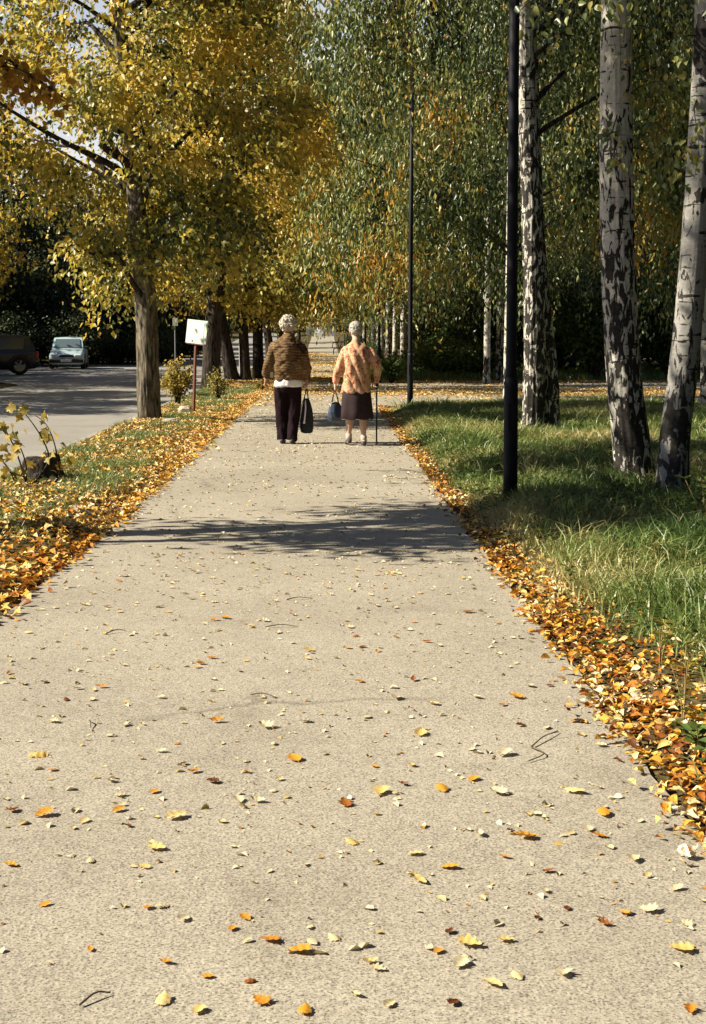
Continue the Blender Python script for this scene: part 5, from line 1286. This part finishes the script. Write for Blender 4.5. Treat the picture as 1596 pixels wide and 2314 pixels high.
tag(link('verge_litter', litter('verge_litter', X, Y, tone, .058, .04, .7, None), M['litter']), 'yellow and buff fallen leaves carpeting the left verge', 'fallen leaves', kind='stuff')
# leaf carpet on the junction and side path
def dj(X, Y):
    a = noise3(X * .7, Y * .5, 0, 68)
    edge = sstep(33.2, 34.6, Y) * sstep(39.5, 37, Y) * (.5 + .5 * a) + sstep(43, 44.6, Y) * .9 + .12 * a
    left = sstep(-.8, -1.6, X) * .35
    return np.where(view(X, Y), np.clip(edge * .8 + left, 0, 1), 0)
X, Y = field(70000, -2.6, 12, 28.6, 45.5, dj)
k = np.clip(.70 + .6 * (g.random(len(X)) - .5), 0, 1)
tag(link('side_path_litter', litter('side_path_litter', X, Y, k, .085, .02, .5, None, zoff=.018), M['litter']), 'fallen leaves strewn over the side path and junction', 'fallen leaves', kind='stuff')
X, Y = field(26000, -1.5, 1.0, 45, 110, lambda X, Y: .08 + .45 * sstep(.5, .8, noise3(X, Y * .3, 0, 69)))
tag(link('far_path_litter', litter('far_path_litter', X, Y, .68 + .5 * (g.random(len(X)) - .5), .11, .01, .4, None), M['litter']), 'fallen leaves on the far stretch of the path', 'fallen leaves', kind='stuff')
# woods floor litter
X, Y = field(30000, 1.3, 14, 44.5, 64, lambda X, Y: np.where(view(X, Y), .5, 0))
tag(link('woods_litter', litter('woods_litter', X, Y, .35 + .5 * (g.random(len(X)) - .5), .12, .03, .6, None), M['litter']), 'fallen leaves under the trees beyond the side path', 'fallen leaves', kind='stuff')
X, Y = field(16000, -9.2, -3.4, 15, 60, lambda X, Y: .15 + .85 * sstep(-8.2, -9.2, X) + .6 * sstep(-3.7, -3.45, X))
tag(link('road_litter', litter('road_litter', X, Y, .5 + .5 * (g.random(len(X)) - .5), .07, .005, .3, None, zoff=.0), M['litter']), 'thin scatter of fallen leaves on the road', 'fallen leaves', kind='stuff')

# scattered leaves on the path: many small ones as stuff, the largest showing as single things
def onpath(n, y0, y1, dens):
    X, Y = field(n, PATH_L + .03, PATH_R - .02, y0, y1, dens); return X, Y
X, Y = onpath(5200, 8.6, 30, lambda X, Y: (.25 + .75 * noise3(X * 1.5, Y * .9, 0, 71)) * (.45 + .55 * sstep(9, 13, Y)))
tag(link('path_leaves', litter('path_leaves', X, Y, .35 + .65 * g.random(len(X)) ** .8, .036, .004, .45, None), M['pale_litter']), 'small pale fallen leaves sprinkled on the middle of the path', 'fallen leaves', kind='stuff')

MARK = [  # (u, v, colour, size in pixels) of the leaves that stand out on the near asphalt
 (1062, 2150, 'y', 62), (1115, 2240, 'y', 60), (1040, 2195, 'c', 55), (990, 2165, 'o', 34), (1017, 2120, 'b', 30), (678, 2165, 'o', 62), (370, 2277, 'y', 58), (590, 2278, 'o', 50), (690, 2300, 'o', 55), (450, 2300, 'y', 44), (470, 2222, 'o', 34),
 (565, 2233, 'b', 34), (805, 2265, 'p', 34), (880, 2285, 'c', 42), (1025, 2282, 'b', 44), (1170, 2222, 'p', 42), (1275, 2218, 'c', 46), (1540, 2160, 'y', 62), (1560, 2300, 'o', 40), (1550, 2103, 'p', 34), (1465, 2070, 'c', 50), (1367, 2103, 'b', 38), (1410, 2078, 'o', 34),
 (1282, 2066, 'b', 26), (1215, 2088, 'b', 24), (1018, 1973, 'o', 46), (945, 2003, 'y', 60), (935, 1990, 'b', 28), (1238, 1982, 'b', 36), (1432, 1955, 'c', 50), (1530, 2022, 'c', 40), (1588, 2050, 'c', 30), (1462, 1994, 'y', 28), (1357, 1902, 'o', 38), (1190, 1905, 'o', 56),
 (1085, 1898, 'c', 36), (795, 1916, 'y', 40), (940, 1942, 'y', 40), (400, 1858, 'y', 58), (205, 1958, 'c', 30), (328, 1972, 'y', 30), (25, 1968, 'o', 36), (355, 1930, 'y', 46), (290, 1878, 'b', 24), (100, 1853, 'o', 50), (30, 1843, 'b', 36), (270, 1842, 'o', 36), (350, 1800, 'o', 30),
 (540, 1820, 'c', 38), (780, 1828, 'b', 44), (910, 1783, 'b', 28), (862, 1802, 'y', 48), (1000, 1795, 'o', 44), (1125, 1803, 'c', 50), (1300, 1800, 'y', 56), (1070, 1772, 'o', 36), (1210, 1852, 'c', 36), (1365, 1852, 'o', 50), (665, 1725, 'o', 52), (845, 1742, 'o', 24), (930, 1740, 'y', 26),
 (480, 1778, 'b', 36), (437, 1755, 'o', 34), (120, 1750, 'o', 26), (85, 1718, 'y', 50), (255, 1672, 'c', 32), (632, 1772, 'p', 24), (490, 1640, 'o', 36), (620, 1690, 'c', 30), (690, 1640, 'c', 32), (600, 1652, 'c', 42), (830, 1630, 'c', 26), (950, 1668, 'y', 44), (1140, 1715, 'c', 46), (1310, 1640, 'b', 34),
 (1075, 1585, 'c', 34), (978, 1600, 'y', 34), (1235, 1655, 'p', 26), (1165, 1585, 'o', 40), (895, 1587, 'c', 40), (700, 1478, 'y', 30), (935, 1545, 'b', 26), (455, 1508, 'b', 24), (480, 1495, 'o', 22), (510, 1404, 'o', 24), (65, 1437, 'y', 22), (55, 1408, 'b', 14), (150, 1590, 'b', 20), (50, 1555, 'c', 22), (20, 1530, 'b', 20),
 (175, 1565, 'c', 24), (363, 1585, 'c', 22), (400, 1690, 'o', 20), (805, 1445, 'b', 18), (850, 1376, 'c', 20), (745, 1350, 'c', 18), (265, 1338, 'y', 18), (360, 1378, 'b', 20), (440, 1300, 'c', 26), (590, 1585, 'c', 20), (965, 1458, 'b', 22), (1060, 1390, 'b', 26), (125, 1380, 'y', 16),
 (335, 2065, 'o', 30), (365, 2062, 'c', 36), (415, 2090, 'c', 44), (555, 2088, 'o', 36), (205, 2160, 'o', 26), (375, 2190, 'o', 36), (610, 2140, 'o', 50), (525, 2113, 'o', 30), (755, 2133, 'p', 40), (835, 2190, 'y', 46), (855, 2205, 'c', 40), (700, 2110, 'p', 22), (1145, 2140, 'y', 40), (1090, 2043, 'p', 30)]
tones = {'y': (M['litter'], .62, .78), 'c': (M['pale_litter'], .5, .85), 'o': (M['litter'], .28, .45), 'b': (M['litter'], .02, .16), 'p': (M['litter'], .80, .92)}
words = {'y': 'yellow', 'c': 'pale cream', 'o': 'orange', 'b': 'dark brown', 'p': 'pinkish buff'}
protos = {}
gp = np.random.default_rng(17)
def leaf_obj_mesh(kind, var):
    """one curled leaf about 5 cm long with a stalk, centred on its resting point"""
    mat_, t0, t1 = tones[kind]; n_, m_ = 13, 5; G = []
    curl = [.10, .25, .45, .18][var]; asp = [.62, .74, .5, .68][var]; roll = [.3, -.2, .6, .1][var]
    for i, t in enumerate(np.linspace(0, 1, n_)):
        w_ = asp * .5 * (math.sin(math.pi * min(1, t ** [.75, .6, .9, .8][var])) ** .8) * (1 + [.10, .38, .06, .22][var] * math.sin(i * [2.3, 1.9, 1.3, 2.9][var] + var)) + .004; row = []
        for s_ in np.linspace(-1, 1, m_):
            x = (t - .5); y = s_ * w_; z = curl * (x * x) * 1.6 + (.35 + .3 * curl) * abs(s_) * w_ + .03 * math.sin(i * 1.7 + s_ * 2) + roll * .25 * s_ * w_ * (t - .3)
            row.append((x, y, z))
        G.append(row)
    G = np.array(G); G[..., 2] -= G[..., 2].min()
    mb = MB(); mb.grid(G); mb.tube([G[0, 2], G[0, 2] + v3(-.10, .01, .03), G[0, 2] + v3(-.22, .04, .02)], [.012, .010, .008], 4)
    me = mb.mesh('fallen_leaf', True); tn = t0 + (t1 - t0) * gp.random()
    at = me.attributes.new('tone', 'FLOAT', 'FACE'); at.data.foreach_set('value', np.full(len(me.polygons), tn, np.float32)); me.materials.append(mat_)
    return me
for k_ in tones: protos[k_] = [leaf_obj_mesh(k_, v_) for v_ in range(4)]
def drop_leaf(x, y, kind, size, label):
    o = bpy.data.objects.new('fallen_leaf', protos[kind][gp.integers(4)]); COL.objects.link(o)
    o.location = (x, y, .0135 + size * .06 + float(rise(y))); o.scale = (size, size, size * (.55 + .7 * gp.random()))
    o.rotation_euler = ((gp.random() - .5) * .4, (gp.random() - .5) * .4, gp.random() * 6.28)
    if gp.random() < .2: o.rotation_euler[0] += math.pi; o.location.z += size * .16
    f = (x / y - (-.24)) / .48; side = 'left' if f < .33 else 'middle' if f < .66 else 'right'
    band = 'at the very front' if y < 3.9 else 'in the foreground' if y < 5.2 else 'beyond the foreground' if y < 7 else 'towards the shadow patch'
    return tag(o, label + ', %s %s' % (side, band), 'leaf', 'single fallen leaves on the near asphalt')
cnt = 0
for (u, v, c_, s_) in MARK:
    p = px(u, v)
    if not (PATH_L < p.x < PATH_R + .6): continue
    depth = p.y; size = min(.075, max(.024, s_ / FPX * depth * .98))
    drop_leaf(p.x, p.y, c_, size, words[c_] + ' curled leaf standing out on the asphalt'); cnt += 1
while cnt < 296:
    y = 3.0 + 6.2 * gp.random() ** .8; x = PATH_L + .02 + (PATH_R - PATH_L - .04) * gp.random()
    if not (-.25 * y < x < .28 * y) and gp.random() < .8: continue
    c_ = gp.choice(list('cccpybocc'))
    drop_leaf(x, y, c_, .022 + .026 * gp.random(), words[c_] + ' small leaf flat on the asphalt'); cnt += 1
X, Y = onpath(620, 3.0, 9.2, lambda X, Y: .3 + .7 * noise3(X * 1.6 + 5, Y, 0, 76))
tag(link('small_leaves', litter('small_leaves', X, Y, .3 + .7 * g.random(len(X)), .030, .003, .5, None, True), M['pale_litter']), 'small pale fallen leaves between the larger ones on the near asphalt', 'fallen leaves', kind='stuff')
X, Y = onpath(1300, 3.2, 9.2, lambda X, Y: .35 + .65 * noise3(X * 2, Y * 1.2, 0, 75))
tag(link('leaf_crumbs', litter('leaf_crumbs', X, Y, g.random(len(X)), .017, .002, .6, None), M['pale_litter']), 'tiny dry leaf crumbs scattered over the near asphalt', 'fallen leaves', kind='stuff')
# twigs
M['twig'] = simple('grey brown twig', (.10, .075, .05), .8)
for (u0, v0, u1, v1, lb) in [(648, 1362, 705, 1360, 'thin straight twig lying on the path below the shadow patch'), (240, 1440, 285, 1433, 'short twig lying on the left part of the near path'), (566, 1580, 625, 1587, 'slightly bent twig on the asphalt left of centre'),
                             (180, 2290, 250, 2262, 'long thin twig near the lower left corner'), (1200, 1700, 1262, 1665, 'forked twig on the right side of the near path'), (202, 1640, 205, 1655, 'tiny upright dark twig on the left of the path'), (600, 1425, 672, 1424, 'pale twig in the middle of the near path')]:
    a, c = np.array(px(u0, v0)), np.array(px(u1, v1)); a[2] = c[2] = .018; mid = (a + c) / 2 + v3(.0, .012, .008)
    root = a.copy(); mb = MB(); mb.tube(smooth_curve([a - root, mid - root, c - root], 8), np.linspace(.0028, .0015, 8), 6)
    if 'forked' in lb: mb.tube(smooth_curve([a - root, a - root + v3(.03, -.09, .004), a - root + v3(-.03, -.16, .0)], 8), .002, 6); mb.tube(smooth_curve([mid - root, mid - root + v3(.05, .03, .01)], 5), .0015, 6)
    o = mb.build('twig', M['twig'], None, True, tuple(root)); tag(o, lb, 'twig')
